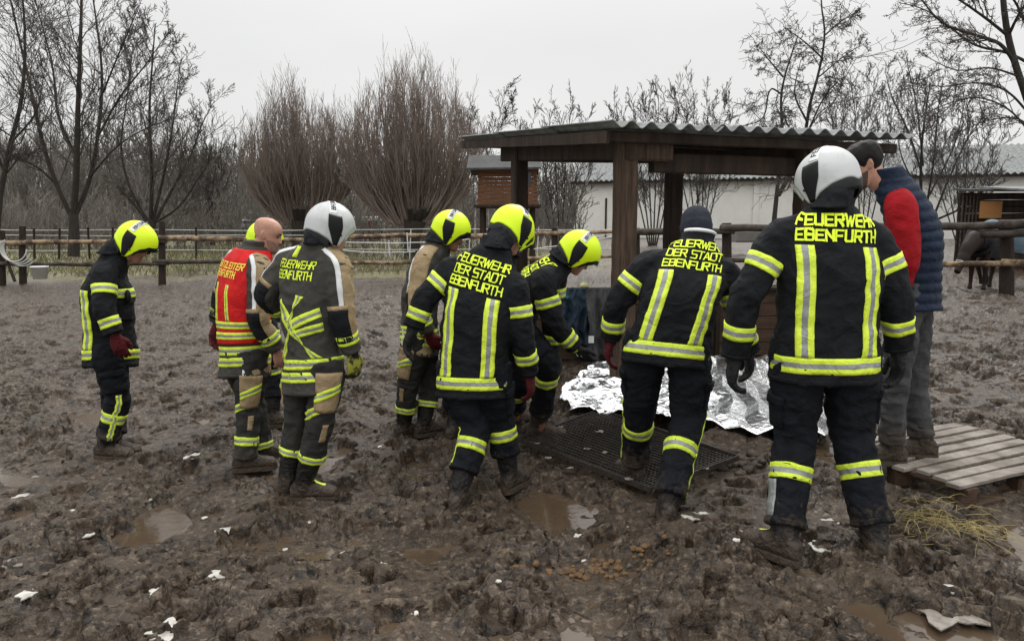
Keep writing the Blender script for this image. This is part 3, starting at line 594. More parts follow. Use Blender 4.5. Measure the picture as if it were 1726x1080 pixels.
def glove_geo(W, d, n, th, curl=1., sc=1.1, thick=1., rs=1.):
    """five separate fingers bending towards n, thumb from the th side"""
    d = nrm(d); th = nrm(th - d * np.dot(th, d)); nn = np.cross(d, th); nn = nn * (1 if np.dot(nn, n) > 0 else -1); n = nn; g = Geo()
    l = Loft(np.array([-.02, .0, .03, .07, .098]) * sc, [W + d * a * sc + n * .002 for a in (-.02, 0, .03, .07, .098)], [n] * 5, [th] * 5, np.array([.030, .031, .040, .045, .040]) * sc * rs, np.array([.020, .021, .019, .017, .012]) * sc * thick, np.array([.020, .021, .017, .015, .011]) * sc * thick, 2.4)
    P = l.P(np.linspace(0, 2 * math.pi, 24, endpoint=False)[None], np.linspace(l.t[0], l.t[-1], 20)[:, None]); g.grid(P, True, caps=True)
    for i, (o, L_, r, a0) in enumerate(((.033, .078, .0105, 14), (.011, .088, .0110, 20), (-.012, .082, .0105, 26), (-.033, .064, .0095, 32))):
        p = W + (d * .085 + th * o) * sc; r = r * rs; ang = R(a0 * curl); spread = o * .9; pts = [p.copy()]; rad = [r * 1.05]
        for ph in (.46, .31, .23):
            dd = nrm(d * math.cos(ang) + n * math.sin(ang) + th * spread * (1 - .3 * curl) * 2.0)
            for h_ in (.5, 1.): pts.append(pts[-1] + dd * L_ * ph * .5 * sc * 1.06)
            rad += [r * .98, r * .93]; ang += R(28 * curl)
        g.tube(pts, np.array(rad) * sc * (1 + .12 * (thick - 1)), 10)
        g.ell(pts[-1], [d * r * sc * .93, th * r * sc * .93, n * r * sc * .93], 7)
    p = W + (d * .030 + th * .030) * sc; pts = [p, p + (d * .022 + th * .024 + n * .006) * sc, p + (d * .052 + th * .033 + n * .018 * curl) * sc, p + (d * .078 + th * .029 + n * .030 * curl) * sc]
    g.tube(pts, np.array([.016, .0145, .0125, .0115]) * sc * rs, 10); g.ell(pts[-1], [d * .0115 * sc, th * .0115 * sc, n * .0115 * sc], 7)
    return g
def boot(parent, p, yaw, shin_top, m, shaft=.28, sc=1., ribs=False, patch_=None, pitch=0.):
    """p = under the ankle on the ground; toe points along yaw"""
    f = A(math.sin(R(yaw)), math.cos(R(yaw)), 0); f = nrm(f + A(0, 0, math.sin(R(pitch)))); u = A(0, 0, 1); u = nrm(u - f * np.dot(u, f)); r = np.cross(f, u); p = A(*p)
    k_ = [-.085, -.06, -.02, .04, .10, .15, .185, .20]; top = [.07, .10, .12, .105, .078, .066, .050, .028]; wd = [.022, .036, .041, .043, .049, .050, .038, .014]
    C = [p + f * a * sc + u * (h_ / 2 + .012) * sc for a, h_ in zip(k_, top)]
    l = Loft(k_, C, [u] * 8, [r] * 8, np.array(wd) * sc, np.array(top) / 2 * sc, np.array(top) / 2 * sc, 2.5)
    g = l.geo(28, 40); an = p + u * .09 * sc - f * .01; dd = nrm(shin_top - an); rk = .060 * sc
    pts = [an - u * .03, an + dd * .03, an + dd * (shaft * .5), an + dd * shaft]; L2 = limb(pts, [(0, .048 * sc), (.25, .053 * sc), (.6, .062 * sc), (1, .068 * sc)], f, fold=.035 if not ribs else .0, seed=int(abs(p[0]) * 50) % 90, ff=20)
    if ribs: L2.quilt = .022
    G = cat_geo(g, L2.geo(30, 70))
    V, F_, N_ = remesh(G, .0065, 3); V = V + N_ * (.003 * pn3(V * 40, 5))[:, None] + N_ * (.003 * (p[2] + .12 - V[:, 2] > 0) * pn3(V * 70, 6))[:, None]
    o = part('boot', (V, F_), m, parent)
    kk = np.linspace(-.088, .202, 30); ww = np.interp(kk, k_, wd) * sc + .005; ww[0] = .02; ww[-1] = .012; P = []
    for zz in (-.004, .026):
        P.append(np.vstack([np.array([p + f * a * sc + r * b_ + u * zz for a, b_ in zip(kk, ww)]), np.array([p + f * a * sc - r * b_ + u * zz for a, b_ in zip(kk[::-1], ww[::-1])])]))
    part('sole', Geo().grid(np.array(P), True, caps=True), K['bootm'], o)
    if patch_:
        T = bvh(V, F_); P, ok = project(l.P(np.linspace(-.9, .9, 8)[None] + (1.0 * patch_), np.linspace(.03, .12, 8)[:, None]), T, .003); part('toe_patch', Geo().grid(P), K['yellow'], o)
# ---------------------------------------------------------------- helmet
AZT = np.array([0, 30, 52, 72, 84, 100, 125, 150, 180]); RIM = np.array([.022, .020, -.020, -.112, -.118, -.085, -.062, -.052, -.048])
HA, HB, HC = .126, .152, .142
def hel(az, z, off=0.):
    """helmet shell in head coordinates; az from the front, z above the helmet centre"""
    e = np.clip(z / HC, -1, .9999); k_ = np.where(z > 0, np.sqrt(1 - e * e), 1 - .10 * e * e); az = az + 0 * z
    ridge = .006 * np.exp(-(np.sin(az) * 2.6) ** 2) * np.clip(z / HC + .3, 0, 1)
    return (HA + off) * np.sin(az) * k_, (HB + off) * np.cos(az) * k_ - .012, z + off * np.clip(e, 0, 1) + .033 + ridge * (z > 0) * (1 - k_ * .5)
def helmet(parent, F, mshell, lab=None, mband=None):
    n1, n2 = 72, 30; az = np.linspace(0, 2 * math.pi, n1, endpoint=False); a_ = np.abs((np.degrees(az) + 180) % 360 - 180); rim = np.interp(a_, AZT, RIM)
    rim = rim - .016 * np.exp(-((a_ - 180) / 11) ** 2)
    rows = []
    for k_ in range(n2):
        z = rim + (HC * .9995 - rim) * math.sin(k_ / (n2 - 1) * math.pi / 2); rows.append(F.w(*hel(az, z)))
    inner = F.w(*hel(az, rim + .001, -.010)); inner2 = F.w(*hel(az, rim + .03, -.014)); P = np.array([inner2, inner, rows[0]] + rows)
    g = Geo().grid(P, True, caps=False); V, Fq = g.V[0], g.F[0]; c = len(V); g.add(rows[-1].mean(0)[None], np.zeros((0, 4), int)); k_ = np.arange(n1); b_ = c - n1
    g.F[-1] = np.stack([b_ + k_, b_ + (k_ + 1) % n1, np.full(n1, c)], -1); g.M[-1] = np.zeros(n1)
    sh = part('helmet', g, mshell, parent)
    # neck rim under the shell
    a2 = np.radians(np.linspace(98, 262, 40)); r2 = np.interp(np.abs((np.degrees(a2) + 180) % 360 - 180), AZT, RIM)
    P = np.array([F.w(*hel(a2, r2 + z, o)) for z, o in ((.012, -.003), (-.004, -.001), (-.040, -.004), (-.050, -.012), (-.048, -.022))]); part('neck_rim', Geo().grid(P), K['greyrim'], sh)
    # side plates
    for sg in (-1, 1):
        rows = []
        zz = np.linspace(-.112, .062, 14)
        for z in zz:
            f = (z + .112) / .174; w0 = 5 + 12 * min(1, f * 1.7); cc = 82 + 13 * f; aa = np.radians(np.linspace(cc - w0, cc + w0 * .95, 9)) * sg; rows.append(F.w(*hel(aa, np.full(9, z), .0045)))
        P = np.array(rows); cen = F.w(0, -.012, 0.)
        Q = np.zeros((P.shape[0] + 2, P.shape[1] + 2, 3)); Q[1:-1, 1:-1] = P; Q[0, 1:-1] = P[0]; Q[-1, 1:-1] = P[-1]; Q[:, 0] = Q[:, 1]; Q[:, -1] = Q[:, -2]
        Qi = cen + (Q - cen) * .955; Q[0], Q[-1], Q[:, 0], Q[:, -1] = Qi[0], Qi[-1], Qi[:, 0], Qi[:, -1]; sp = part('side_plate', Geo().grid(Q), K['plastic'], sh)
        g = Geo()
        r_ = Geo()
        for j in range(3):
            a0, z0 = R(90) * sg, .030 - j * .014; aa = np.linspace(a0 - .10, a0 + .10, 5); r_.tube(F.w(*hel(aa, np.full(5, z0) + (aa - a0) * .02 * sg, .007)), .0022, 6)
        g.ell(F.w(*hel(R(74) * sg, -.045, .006)), [F.X * .008, F.Y * .007, F.Z * .007], 8); part('visor_knob', g, K['greyrim'], sp)
        for q_ in range(3): gg = Geo(); gg.add(r_.V[q_ * 1], np.zeros((0, 4), int)) if 0 else None
    # reflective crown strip with the word on it
    y0, y1 = -.048, -.002; rr = np.radians(np.linspace(-58, 58, 30)); yv = np.linspace(y0, y1, 5)
    def crown(r, y, o): k_ = np.sqrt(1 - (y / HB) ** 2); return F.w((HA + o) * k_ * np.sin(r), y - .012, (HC + o) * k_ * np.cos(r) + .033 + .006 * np.exp(-(np.sin(r) * 2.6) ** 2) * (1 - np.abs(np.sin(r)) * .5))
    rows = [crown(rr, y, .0025 if 0 < i < 6 else -.003) for i, y in enumerate([y0] + list(yv) + [y1])]; cb = part('crown_strip', Geo().grid(np.array(rows)), K['white'], sh)
    g = Geo()
    for i, G in enumerate(text_quads('FEUERWEHR', .024, .62, .24, .38)):
        g.grid(crown(G[..., 0] / HA, G[..., 1] - .025, .0035 + .0002 * (i % 5)))
    part('lettering', g, K['label'], cb)
    # brow visor edge
    aa = np.radians(np.linspace(-62, 62, 40)); rim2 = np.interp(np.abs(np.degrees(aa)), AZT, RIM)
    P = np.array([F.w(*hel(aa, rim2 + z, o)) for z, o in ((.012, .0035), (-.006, .007), (-.018, .010), (-.018, .006), (.0, -.006))]); part('visor', Geo().grid(P), K['visor'] if mshell is K['hs'] else K['plastic'], sh)
    return sh
def neck_guard(parent, F, S, nd, m, flare=1.0, back=None, qn=.2):
    """black cloth hanging from the helmet to the collar"""
    back = -F.Y if back is None else back
    tk = [0, .07, .13, .18]; C0 = F.w(0, -.02, .0); C3 = S + nd * .80 * qn
    C = [C0, C0 * .62 + C3 * .38, C0 * .28 + C3 * .72, C3]; X = [-F.Y, nrm(-F.Y * .6 + back * .4), nrm(-F.Y * .2 + back * .8), back]; X0 = F.X
    Y = [F.X] * 4
    l = Loft(tk, C, X, Y, np.array([.106, .104, .112, .132]) * flare, np.array([.06, .07, .075, .09]) * flare, np.array([.125, .122, .120, .118]) * flare, 2.1, .11, 3, 16)
    V, F_, N_ = remesh(l.geo(48, 60), .008, 2); V = V + N_ * (.004 * (0.5 - np.abs(pn3(V * 22, 8)) * 2))[:, None]; return part('neck_cloth', (V, F_), m, parent)
def cat_geo(*gs):
    G = Geo()
    for q in gs:
        for v, F_, m_ in zip(q.V, q.F, q.M): G.F.append(F_ + G.n); G.M.append(m_)
        for v in q.V: G.V.append(v)
        G.n += q.n
    return G
# ---------------------------------------------------------------- one person from joints read off the photograph
def yawv(a): a = R(a); return A(math.sin(a), math.cos(a), 0), A(math.cos(a), -math.sin(a), 0)
def person(sp):
    s = sp.get('sc', 1.); kind = sp['kind']; fl = sp.get('lift', 0.)
    fL, fR = foot_at(*sp['footL'][:2], fl), foot_at(*sp['footR'][:2], fl); D = sp.get('D', (fL[1] + fR[1]) / 2) + sp.get('dD', 0)
    J = {k: at(v[0], v[1], D + (v[2] if len(v) > 2 else 0)) for k, v in sp['J'].items()}
    for sd, f in (('L', fL), ('R', fR)):
        f_ = sp['foot' + sd]; y = yawv(f_[2])[0]; J['foot' + sd] = f + A(0, 0, -.012) - y * (f_[3] if len(f_) > 3 else 0)
    org = A((fL[0] + fR[0]) / 2, (fL[1] + fR[1]) / 2, min(fL[2], fR[2]) - .01)
    t = thing('person', sp['label'], sp.get('cat', 'firefighter'), org, sp.get('group')); F = head_frame(J['head'], *sp['look'])
    H = (J['hipL'] + J['hipR']) / 2; S = (J['shL'] + J['shR']) / 2; hr = nrm(J['hipR'] - J['hipL']); sr = nrm(J['shR'] - J['shL'])
    Ls = np.linalg.norm(S - H); ch = (S - H) / Ls; sw = np.linalg.norm(J['shR'] - J['shL']) / 2
    up0 = nrm(ch * .7 + A(0, 0, .5)); f0 = nrm(np.cross(up0, hr)); f1 = nrm(np.cross(ch, sr)); nk = F.w(0., -.02 * s, -.10 * s); nd = nrm(nk - S); nd = nrm(nd + ch * .8)
    qn = float(np.clip(np.linalg.norm(nk - S), .17, .27)); lowd = nrm(ch * .55 + A(0, 0, .6)); hem = sp.get('hem', .16); bend = sp.get('bend', .03)
    W, Df, Db = sp.get('W', 1.) * s, sp.get('Df', 1.) * s, sp.get('Db', 1.) * s; mid = (H + S) / 2 - (f0 + f1) / 2 * bend
    tk = [-hem, 0, .27 * Ls, .55 * Ls, .80 * Ls, .97 * Ls, Ls + .32 * qn, Ls + .62 * qn, Ls + .88 * qn]
    def spine(q): q = q / Ls; return (1 - q) ** 2 * H + 2 * q * (1 - q) * (2 * mid - (H + S) / 2) + q * q * S
    C = [H - lowd * hem - f0 * .0, H, spine(.27 * Ls), spine(.55 * Ls), spine(.8 * Ls), spine(.97 * Ls), S + nd * .32 * qn, S + nd * .62 * qn, S + nd * .88 * qn]
    fr = [f0, f0, nrm(f0 * .73 + f1 * .27), nrm(f0 * .4 + f1 * .6), f1, f1, f1, f1, f1]; rt = [hr, hr, nrm(hr * .73 + sr * .27), nrm(hr * .4 + sr * .6), sr, sr, sr, sr, sr]
    wk = np.array([.232 * W, .218 * W, .205 * W, .212 * W, max(.205 * W, sw * .98), sw * 1.0, sw * .88, sw * .62, .102 * s])
    fk = np.array([.150 * Df, .152 * Df, .150 * Df, .150 * Df, .135 * Df, .115 * s, .105 * s, .092 * s, .078 * s]); bk = np.array([.150 * Db, .145 * Db, .120 * Db, .130 * Db, .132 * Db, .124 * s, .116 * s, .102 * s, .085 * s])
    def torso(o=0., fold=.035, e=2.5, i0=0, i1=9, seed=None): return Loft(tk[i0:i1], C[i0:i1], [-v for v in fr[i0:i1]], rt[i0:i1], wk[i0:i1] + o, fk[i0:i1] + o, bk[i0:i1] + o, e, fold, sp['seed'] if seed is None else seed, 9)
    al = {}
    def arm(sd, o=0., fold=.07, ext=0., seed=0):
        sh, el, wr = J['sh' + sd], J['el' + sd], J['wr' + sd]; inn = nrm(S - sh); a0 = sh + inn * .11 * s + nd * .045 * s
        r = [(0, .066 * s), (.16, .082 * s), (.24, .084 * s), (.38, .080 * s), (.55, .074 * s), (.75, .068 * s), (1, .060 * s)]; r = [(a, max(.02, b_ + o)) for a, b_ in r]
        return limb([a0, sh, el, wr + nrm(wr - el) * ext], r, -f1, 2.2, fold, sp['seed'] + seed, 15)
    legs = {}
    def leg(sd, o=0., fold=.07, hemz=None, seed=0):
        hp, kn = J['hip' + sd], J['kn' + sd]; ft = J['foot' + sd] + A(0, 0, .10); q = hp + A(0, 0, .05) + nrm(H - hp) * .01
        L_ = np.linalg.norm(ft - kn); hz = sp.get('them', .06) if hemz is None else hemz; end = kn + (ft - kn) * (1 - hz / L_); TW = sp.get('TW', 1.)
        r = [(0, .122), (.15, .122), (.30, .112), (.5, .095), (.62, .090), (.8, .084), (1, .088)]; r = [(a, max(.03, b_ * s * TW + o)) for a, b_ in r]
        return limb([q, hp, kn, end], r, -nrm(f0 * A(1, 1, 0)), 2.2, fold, sp['seed'] + 20 + seed, 12)
    # ---- body: one continuous skin
    gs = [torso(-.045, 0, 2.2, 1, 8).geo(40, 50)]
    for sd in 'LR':
        gs.append(limb([J['sh' + sd] + nrm(S - J['sh' + sd]) * .09 - nd * .01, J['sh' + sd], J['el' + sd], J['wr' + sd] + nrm(J['wr' + sd] - J['el' + sd]) * .02], [(0, .055 * s), (.2, .056 * s), (.5, .043 * s), (.6, .042 * s), (1, .029 * s)], -f1, fold=0).geo(20, 50))
        gs.append(limb([J['hip' + sd] + A(0, 0, .04), J['hip' + sd], J['kn' + sd], J['foot' + sd] + A(0, 0, .06)], [(0, .085 * s), (.25, .080 * s), (.5, .058 * s), (.7, .055 * s), (1, .038 * s)], -f0, fold=0).geo(20, 60))
        ff = yawv(sp['foot' + sd][2])[0]; gs.append(limb([J['foot' + sd] + A(0, 0, .055) - ff * .04, J['foot' + sd] + A(0, 0, .05) + ff * .05, J['foot' + sd] + A(0, 0, .04) + ff * .15], [(0, .035), (1, .025)], A(0, 0, 1), fold=0).geo(14, 20))
        hd = sp.get('hand' + sd, 'black'); d = nrm(J['wr' + sd] - J['el' + sd])
        if 'ha' + sd in J: d = nrm(J['ha' + sd] - J['wr' + sd])
        med = (S - J['sh' + sd]) * (1 if sd in 'LR' else 0); medn = nrm(med - d * np.dot(med, d)); thv = sp.get('th' + sd, f1); thv = A(*thv) if isinstance(thv, tuple) else thv; cu = sp.get('curl' + sd, .9)
        hg = lambda sc, tk_, c=1.: glove_geo(J['wr' + sd] + d * .015, d, medn, thv, cu, sc, tk_, c)
        gs.append(hg(.98 * s, .9) if hd == 'bare' else hg(1.10 * s, .7, .62))
        if hd != 'bare':
            G = hg(1.13 * s, 1.25); V, F_, N_ = remesh(G, .0036, 2); gl = part('glove', (V + N_ * .0012, F_), K[{'black': 'glove', 'red': 'gred', 'yellow': 'gyel', 'green': 'glove'}[hd]], t)
            cuff = limb([J['wr' + sd] - d * .045, J['wr' + sd] - d * .0, J['wr' + sd] + d * .035], [(0, .052 * s), (.4, .043 * s), (1, .036 * s)], -f1, fold=.05, seed=4, flat=.85); part('cuff', cuff.geo(24, 14), K['yellow'] if hd == 'green' else K['gred'] if hd == 'red' else K['glove'], gl)
            if hd == 'green':
                g = Geo()
                for i in range(3):
                    p = J['wr' + sd] + d * (.06 + .02 * i); g.ell(p - medn * .024 + nrm(np.cross(d, medn)) * (.02 * (i - 1)), [d * .016, nrm(np.cross(d, medn)) * .0035, medn * .004], 6)
                part('knuckle_guard', g, K['white'], gl)
    gs.append(limb([S + nd * .0, nk, F.w(0., -.015 * s, -.04 * s)], [(0, .072 * s), (.5, .060 * s), (1, .058 * s)], -F.Y, fold=0).geo(28, 24)); gs.append(head_geo(F, s))
    vis = sp.get('face', False); V, F_, N_ = remesh(cat_geo(*gs), .0048 if vis else .008, 1)
    body = part('body', (V, F_), K[sp.get('skin', 'skin')], t)
    if vis:
        for sg in (-1, 1):
            p = F.w(sg * .031, .0775, .006) if True else 0; part('eye', Geo().ell(p * 1., [F.X * .012, F.Y * .0075, F.Z * .0055], 10), K['eye'], body)
            xs = np.linspace(.014, .050, 6); part('eyebrow', Geo().tube(F.w(sg * xs, .094 - (xs / .05) ** 2 * .016, .024 + .005 * np.sin((xs - .014) / .036 * 3)), [.002, .0038, .004, .0036, .003, .0015], 7), K['hair'], body)
        Tb = bvh(V, F_)
        bd = sp.get('beard')
        if bd:
            az, z = np.meshgrid(np.radians(np.linspace(-88, 88, 50)), np.linspace(-.117, -.030, 26)); top = -.047 + .045 * (np.abs(az) / 1.5) ** 2.2; z = np.minimum(z, top) ; x, y, zz = head_pts(az, z, .001); P, ok = project(F.w(x * s, y * s, zz * s), Tb, .0016, .02)
            mo = (np.abs(az) < .3) & (z > -.07) & (z < -.05); part('beard', Geo().grid(P), K[bd], body)
        if sp.get('hair'):
            az, q = np.meshgrid(np.linspace(0, 2 * math.pi, 90, endpoint=False), np.linspace(0, 1, 40)); a_ = np.abs((np.degrees(az) + 180) % 360 - 180); low = np.interp(a_, [0, 35, 60, 78, 95, 120, 180], [.075, .068, .030, -.005, .012, -.05, -.075])
            z = low + (.1178 - low) * np.sin(q * math.pi / 2); x, y, zz = head_pts(az, z, .0); P = F.w(x * s, y * s, zz * s); nn = nrm(P - F.w(0, 0, .01)); th_ = .016 * np.clip(q * 5, .12, 1) * (1 + .35 * pn3(np.stack([x * 30, y * 30, zz * 9], -1), 3)) + .006 * np.clip(np.cos(az), 0, 1) * q
            part('hair', Geo().grid(P + nn * th_[..., None], True, caps=True), K['hair'], body)
    # ---- trousers
    tm = {'D': 'blackt', 'T': 'greyt', 'J': 'jeans'}[kind]; lg = {sd: leg(sd, seed=ord(sd) % 7, fold=.075 if kind != 'J' else .065) for sd in 'LR'}
    pel = Loft([-.13, -.04, .06, .16], [H - A(0, 0, .13), H - A(0, 0, .04), H + lowd * .06, H + lowd * .16], [-f0] * 4, [hr] * 4, np.array([.13, .185, .19, .175]) * s * sp.get('TW', 1.), np.array([.09, .125, .125, .12]) * s * sp.get('TD', 1.), np.array([.09, .130, .13, .115]) * s * sp.get('TD', 1.), 2.3, .02, 3)
    V, F_, N_ = remesh(cat_geo(pel.geo(48, 40), lg['L'].geo(40), lg['R'].geo(40)), .0095, 5); V = V + N_ * (.010 * (.5 - np.abs(pn3(V * A(7, 7, 13) + .4 * pn3(V * 4, 9)[:, None], 21)) * 2) + .005 * (.5 - np.abs(pn3(V * A(14, 14, 24), 22)) * 2))[:, None]
    tr = part('trousers', (V, F_), K[tm], t); Tt = bvh(V, F_)
    for sd in 'LR':
        l = lg[sd]; T1 = l.t[-1]; kt = l.d[2]
        if kind == 'D':
            wv = .006; bt = kt + (T1 - kt) * sp.get('bandt', .46); part('reflective_band', patch(l, Tt, 0, 360, bt - .036, bt + .036, deg=True, closed=True, res=.03, wav=.004), [K['yellowd'], K['silver']], tr)
            if sp.get('side' + sd): a = sp['side' + sd]; part('reflective_stripe', patch(l, Tt, a - 11, a + 11, kt - .04, T1 - .004, along='s', deg=True, wav=7, res=.012), [K['yellowd'], K['silver']], tr)
            g = Geo(); out = 90 if sd == 'R' else -90; g = patch(l, Tt, out - 38, out + 38, kt - .21, kt - .06, strips=(0,), k=10, deg=True, off=.011, res=.02); g = patch(l, Tt, out - 42, out + 42, kt - .225, kt - .18, strips=(0,), k=3, deg=True, off=.017, res=.02, g=g)
            if g.V: part('cargo_pocket', g, K['blackt'], tr)
            if sp.get('shin' + sd): part('grey_shin_patch', patch(l, Tt, -100, -62, bt + .045, T1 - .035, strips=(0,), k=8, deg=True, off=.004), K['silver'], tr)
            g = patch(l, Tt, 0, 360, T1 - .03, T1 - .002, strips=(0,), k=3, deg=True, closed=True, off=.004, res=.03)
            if g.V: part('trouser_hem', g, K['blackt'], tr)
        if kind == 'T':
            out = sp.get('tout', 70) if sd == 'R' else -70
            part('reflective_band', patch(l, Tt, 0, 360, T1 - .16 if T1 - kt > .3 else T1 - .05, T1 - .10 if T1 - kt > .3 else T1 - .004, deg=True, closed=True, res=.03, wav=.003), [K['yellowd'], K['silver']], tr)
            g = patch(l, Tt, out - 35, out + 45, kt - .30, kt - .06, strips=(0,), k=12, deg=True, off=.008, res=.02)
            if g.V: part('thigh_pocket', g, K['tan'], tr)
            g = patch(l, Tt, out - 35, out + 45, kt - .17, kt - .115, deg=True, off=.011, skew=-.075, res=.02)
            if g.V: part('reflective_band', g, [K['yellow'], K['silver']], tr)
            g = patch(l, Tt, out - 110, out - 5, kt - .02, kt + .04, deg=True, off=.005, skew=-.10, res=.015)
            if g.V: part('reflective_band', g, [K['yellowd'], K['silver']], tr)
            g = patch(l, Tt, out + 5, out + 30, kt + .01, kt + .12, strips=(0,), k=6, deg=True, off=.004, res=.02)
            if g.V: part('knee_panel', g, K['tan'], tr)
    for sd in 'LR':
        b = sp.get('boot', {}); l = lg[sd]; boot(t, J['foot' + sd], sp['foot' + sd][2], l.C[-12], K[b.get('m', 'boot')], min(.40, max(.12, np.linalg.norm(l.C[-1] - J['foot' + sd] - A(0, 0, .09)) + .06)), s * b.get('sc', 1.06), b.get('ribs', False), b.get('patch' + sd), sp.get('pitch' + sd, 0))
    if kind == 'J': return civilian(sp, t, J, F, S, H, f1, f0, sr, nd, torso, arm, tk, Ls, s, qn)
    # ---- jacket
    to = torso(); ar = {sd: arm(sd, seed=ord(sd) % 5) for sd in 'LR'}
    V, F_, N_ = remesh(cat_geo(to.geo(72), ar['L'].geo(40), ar['R'].geo(40)), .0095, 6); V = V + N_ * (.011 * (.5 - np.abs(pn3(V * A(6, 6, 9) + sp['seed'] + .4 * pn3(V * 4, 9)[:, None], 23)) * 2) + .005 * (.5 - np.abs(pn3(V * A(13, 13, 20), 24)) * 2))[:, None]
    jm = K['black'] if kind == 'D' else K['grey']; jk = part('jacket', (V, F_), jm, t); Tj = bvh(V, F_); YS = [K['yellow'], K['silver']]; th = -hem
    co = Loft([0, .035, .07], [S + nd * .72 * qn, S + nd * .92 * qn, S + nd * 1.1 * qn], [-f1] * 3, [sr] * 3, np.array([.100, .094, .096]) * s, np.array([.088, .084, .086]) * s, np.array([.092, .088, .092]) * s, 2.1, .03, 7); V, F_, N_ = remesh(co.geo(40, 14), .008, 2); part('collar', (V, F_), jm, jk)
    part('jacket_hem', patch(to, Tj, -180, 180, th + .004, th + .030, strips=(0,), k=3, deg=True, closed=True, res=.03), jm, jk)
    if kind == 'D':
        hb = sp.get('hb', th + .095); part('reflective_band', patch(to, Tj, -180, 180, hb - .037, hb + .037, deg=True, closed=True, res=.02, maxd=.075), YS, jk)
        if sp.get('back', True):
            vs = sp.get('vs', .145)
            for sg in (-1, 1): part('reflective_stripe', patch(to, Tj, sg * vs - .040, sg * vs + .040, hb + .038, Ls * sp.get('vtop', .78), along='s', off=.0045), YS, jk)
        if sp.get('text'):
            tt = Ls * sp.get('vtop', .78) + .024; n = len(sp['text']); hh = sp.get('th', .052); sty = sp.get('style', (.62, .16, .17)); gp = sp.get('tg', .018)
            for i, w_ in enumerate(sp['text']):
                g = text_on(to, Tj, w_, sp.get('tx', 0), tt + hh / 2 + (n - 1 - i) * (hh + gp), hh, sty[0], sty[1], sty[2], smin=sp.get('smin', -9), smax=sp.get('smax', 9))
                if g.V: part('lettering', g, K['lyel'], jk)
        for sd in 'LR':
            l = ar[sd]; e = l.d[2]; w_ = l.t[-1]; 
            for c_ in (l.d[1] + (e - l.d[1]) * sp.get('ab', .48), e + (w_ - e) * sp.get('fb', .55)): part('reflective_band', patch(l, Tj, 0, 360, c_ - .034, c_ + .034, deg=True, closed=True, res=.02, maxd=.045), YS, jk)
            g = patch(l, Tj, 0, 360, w_ - .022, w_ - .001, strips=(0,), k=2, deg=True, closed=True, off=.004, res=.03)
            if g.V: part('sleeve_cuff', g, jm, jk)
        if sp.get('chest'):
            part('reflective_band', patch(to, Tj, 95, 265, Ls * .70, Ls * .70 + .07, deg=True, off=.0045), YS, jk)
            g = patch(to, Tj, 105, 160, Ls * .40, Ls * .66, strips=(0,), k=14, deg=True, off=.016); part('chest_pocket', g, jm, jk)
            p = to.P(R(128), Ls * .72); P2 = to.P(R(150), Ls * .60); g = Geo(); g.ell(p + nrm(p - S) * .0 + f1 * .035, [f1 * .022, sr * .03, A(0, 0, .055)], 10); part('radio', g, K['plastic'], jk)
            pz_ = to.P(R(112), Ls * .36) + sr * .02; part('name_tag', patch(to, Tj, 108, 122, Ls * .42, Ls * .44, strips=(0,), k=2, deg=True, off=.020), K['white'], jk)
    else:
        part('reflective_band', cat_geo(patch(to, Tj, -180, 180, th + .085, th + .147, deg=True, closed=True, res=.02), patch(to, Tj, -180, 180, th + .165, th + .227, deg=True, closed=True, res=.02)), YS, jk)
        fa = sp.get('tanfrom', 75); g = patch(to, Tj, fa, fa + 95, th + .008, th + .20, strips=(0,), k=14, deg=True, off=.0022); part('tan_panel', g, K['tan'], jk)
        g = patch(to, Tj, fa - 9, fa, th + .008, th + .20, strips=(0,), k=14, deg=True, off=.0028); part('grey_edging', g, K['white'], jk)
        if sp.get('cross'):
            b0 = th + .235; m_ = b0 + .17; tp = m_ + .15
            for q in (((-.16, m_ + .13), (-.11, m_ + .19), (-.03, m_ - .01), (.02, m_ + .045)), ((.215, m_ + .09), (.20, m_ + .15), (-.03, m_ - .01), (-.05, m_ + .05)), ((.0, m_ + .05), (-.03, m_ - .01), (.15, b0 - .01), (.215, b0 + .0)), ((-.03, m_ - .0), (.0, m_ + .05), (-.17, b0 + .0), (-.105, b0 - .01)), ((.10, m_ + .215), (.04, m_ + .225), (-.055, m_ + .06), (-.01, m_ + .035)), ((.225, m_ + .0), (.22, m_ + .055), (.02, m_ - .05), (.0, m_ + .0))):
                g = patch_free(to, Tj, q, off=.0045 + .0006 * rnd.random())
                if g.V: part('reflective_stripe', g, YS, jk)
        if sp.get('text'):
            for i, w_ in enumerate(sp['text']):
                g = text_on(to, Tj, w_, sp.get('tx', 0), Ls * 1.0 - i * .066, .046, .60, .15, .20)
                if g.V: part('lettering', g, K['lyel'], jk)
            g = patch(to, Tj, sp.get('tx', 0) - .045, sp.get('tx', 0) - .008, Ls + .045, Ls + .115, along='s', strips=(0,)); 
            if g.V: part('neck_tab', g, K['yellow'], jk)
        for sd in 'LR':
            l = ar[sd]; e = l.d[2]; w_ = l.t[-1]; sg = 1 if sd == 'R' else -1; sa = sp.get('sa', 75)
            g = patch(l, Tj, sg * sa, sg * (sa + 95), .0, w_ - .10, strips=(0,), k=30, deg=True, off=.0025, maxd=.03)
            if g.V: part('tan_panel', g, K['tan'], jk)
            g = patch(l, Tj, sg * (sa - 22), sg * sa, .0, e - .04, strips=(0,), k=26, deg=True, off=.0032, maxd=.03)
            if g.V: part('grey_edging', g, K['white'], jk)
            g = patch(l, Tj, sg * (sa - 95), sg * (sa + 15), e - .05, e + .14, strips=(0,), k=10, deg=True, off=.005, maxd=.03)
            if g.V: part('elbow_pad', g, K['plastic'] if 0 else K['black'], jk)
            g = patch(l, Tj, sg * (sa - 95), sg * (sa + 15), e - .075, e - .05, strips=(0,), k=2, deg=True, off=.005, maxd=.03)
            if g.V: part('tan_panel', g, K['tan'], jk)
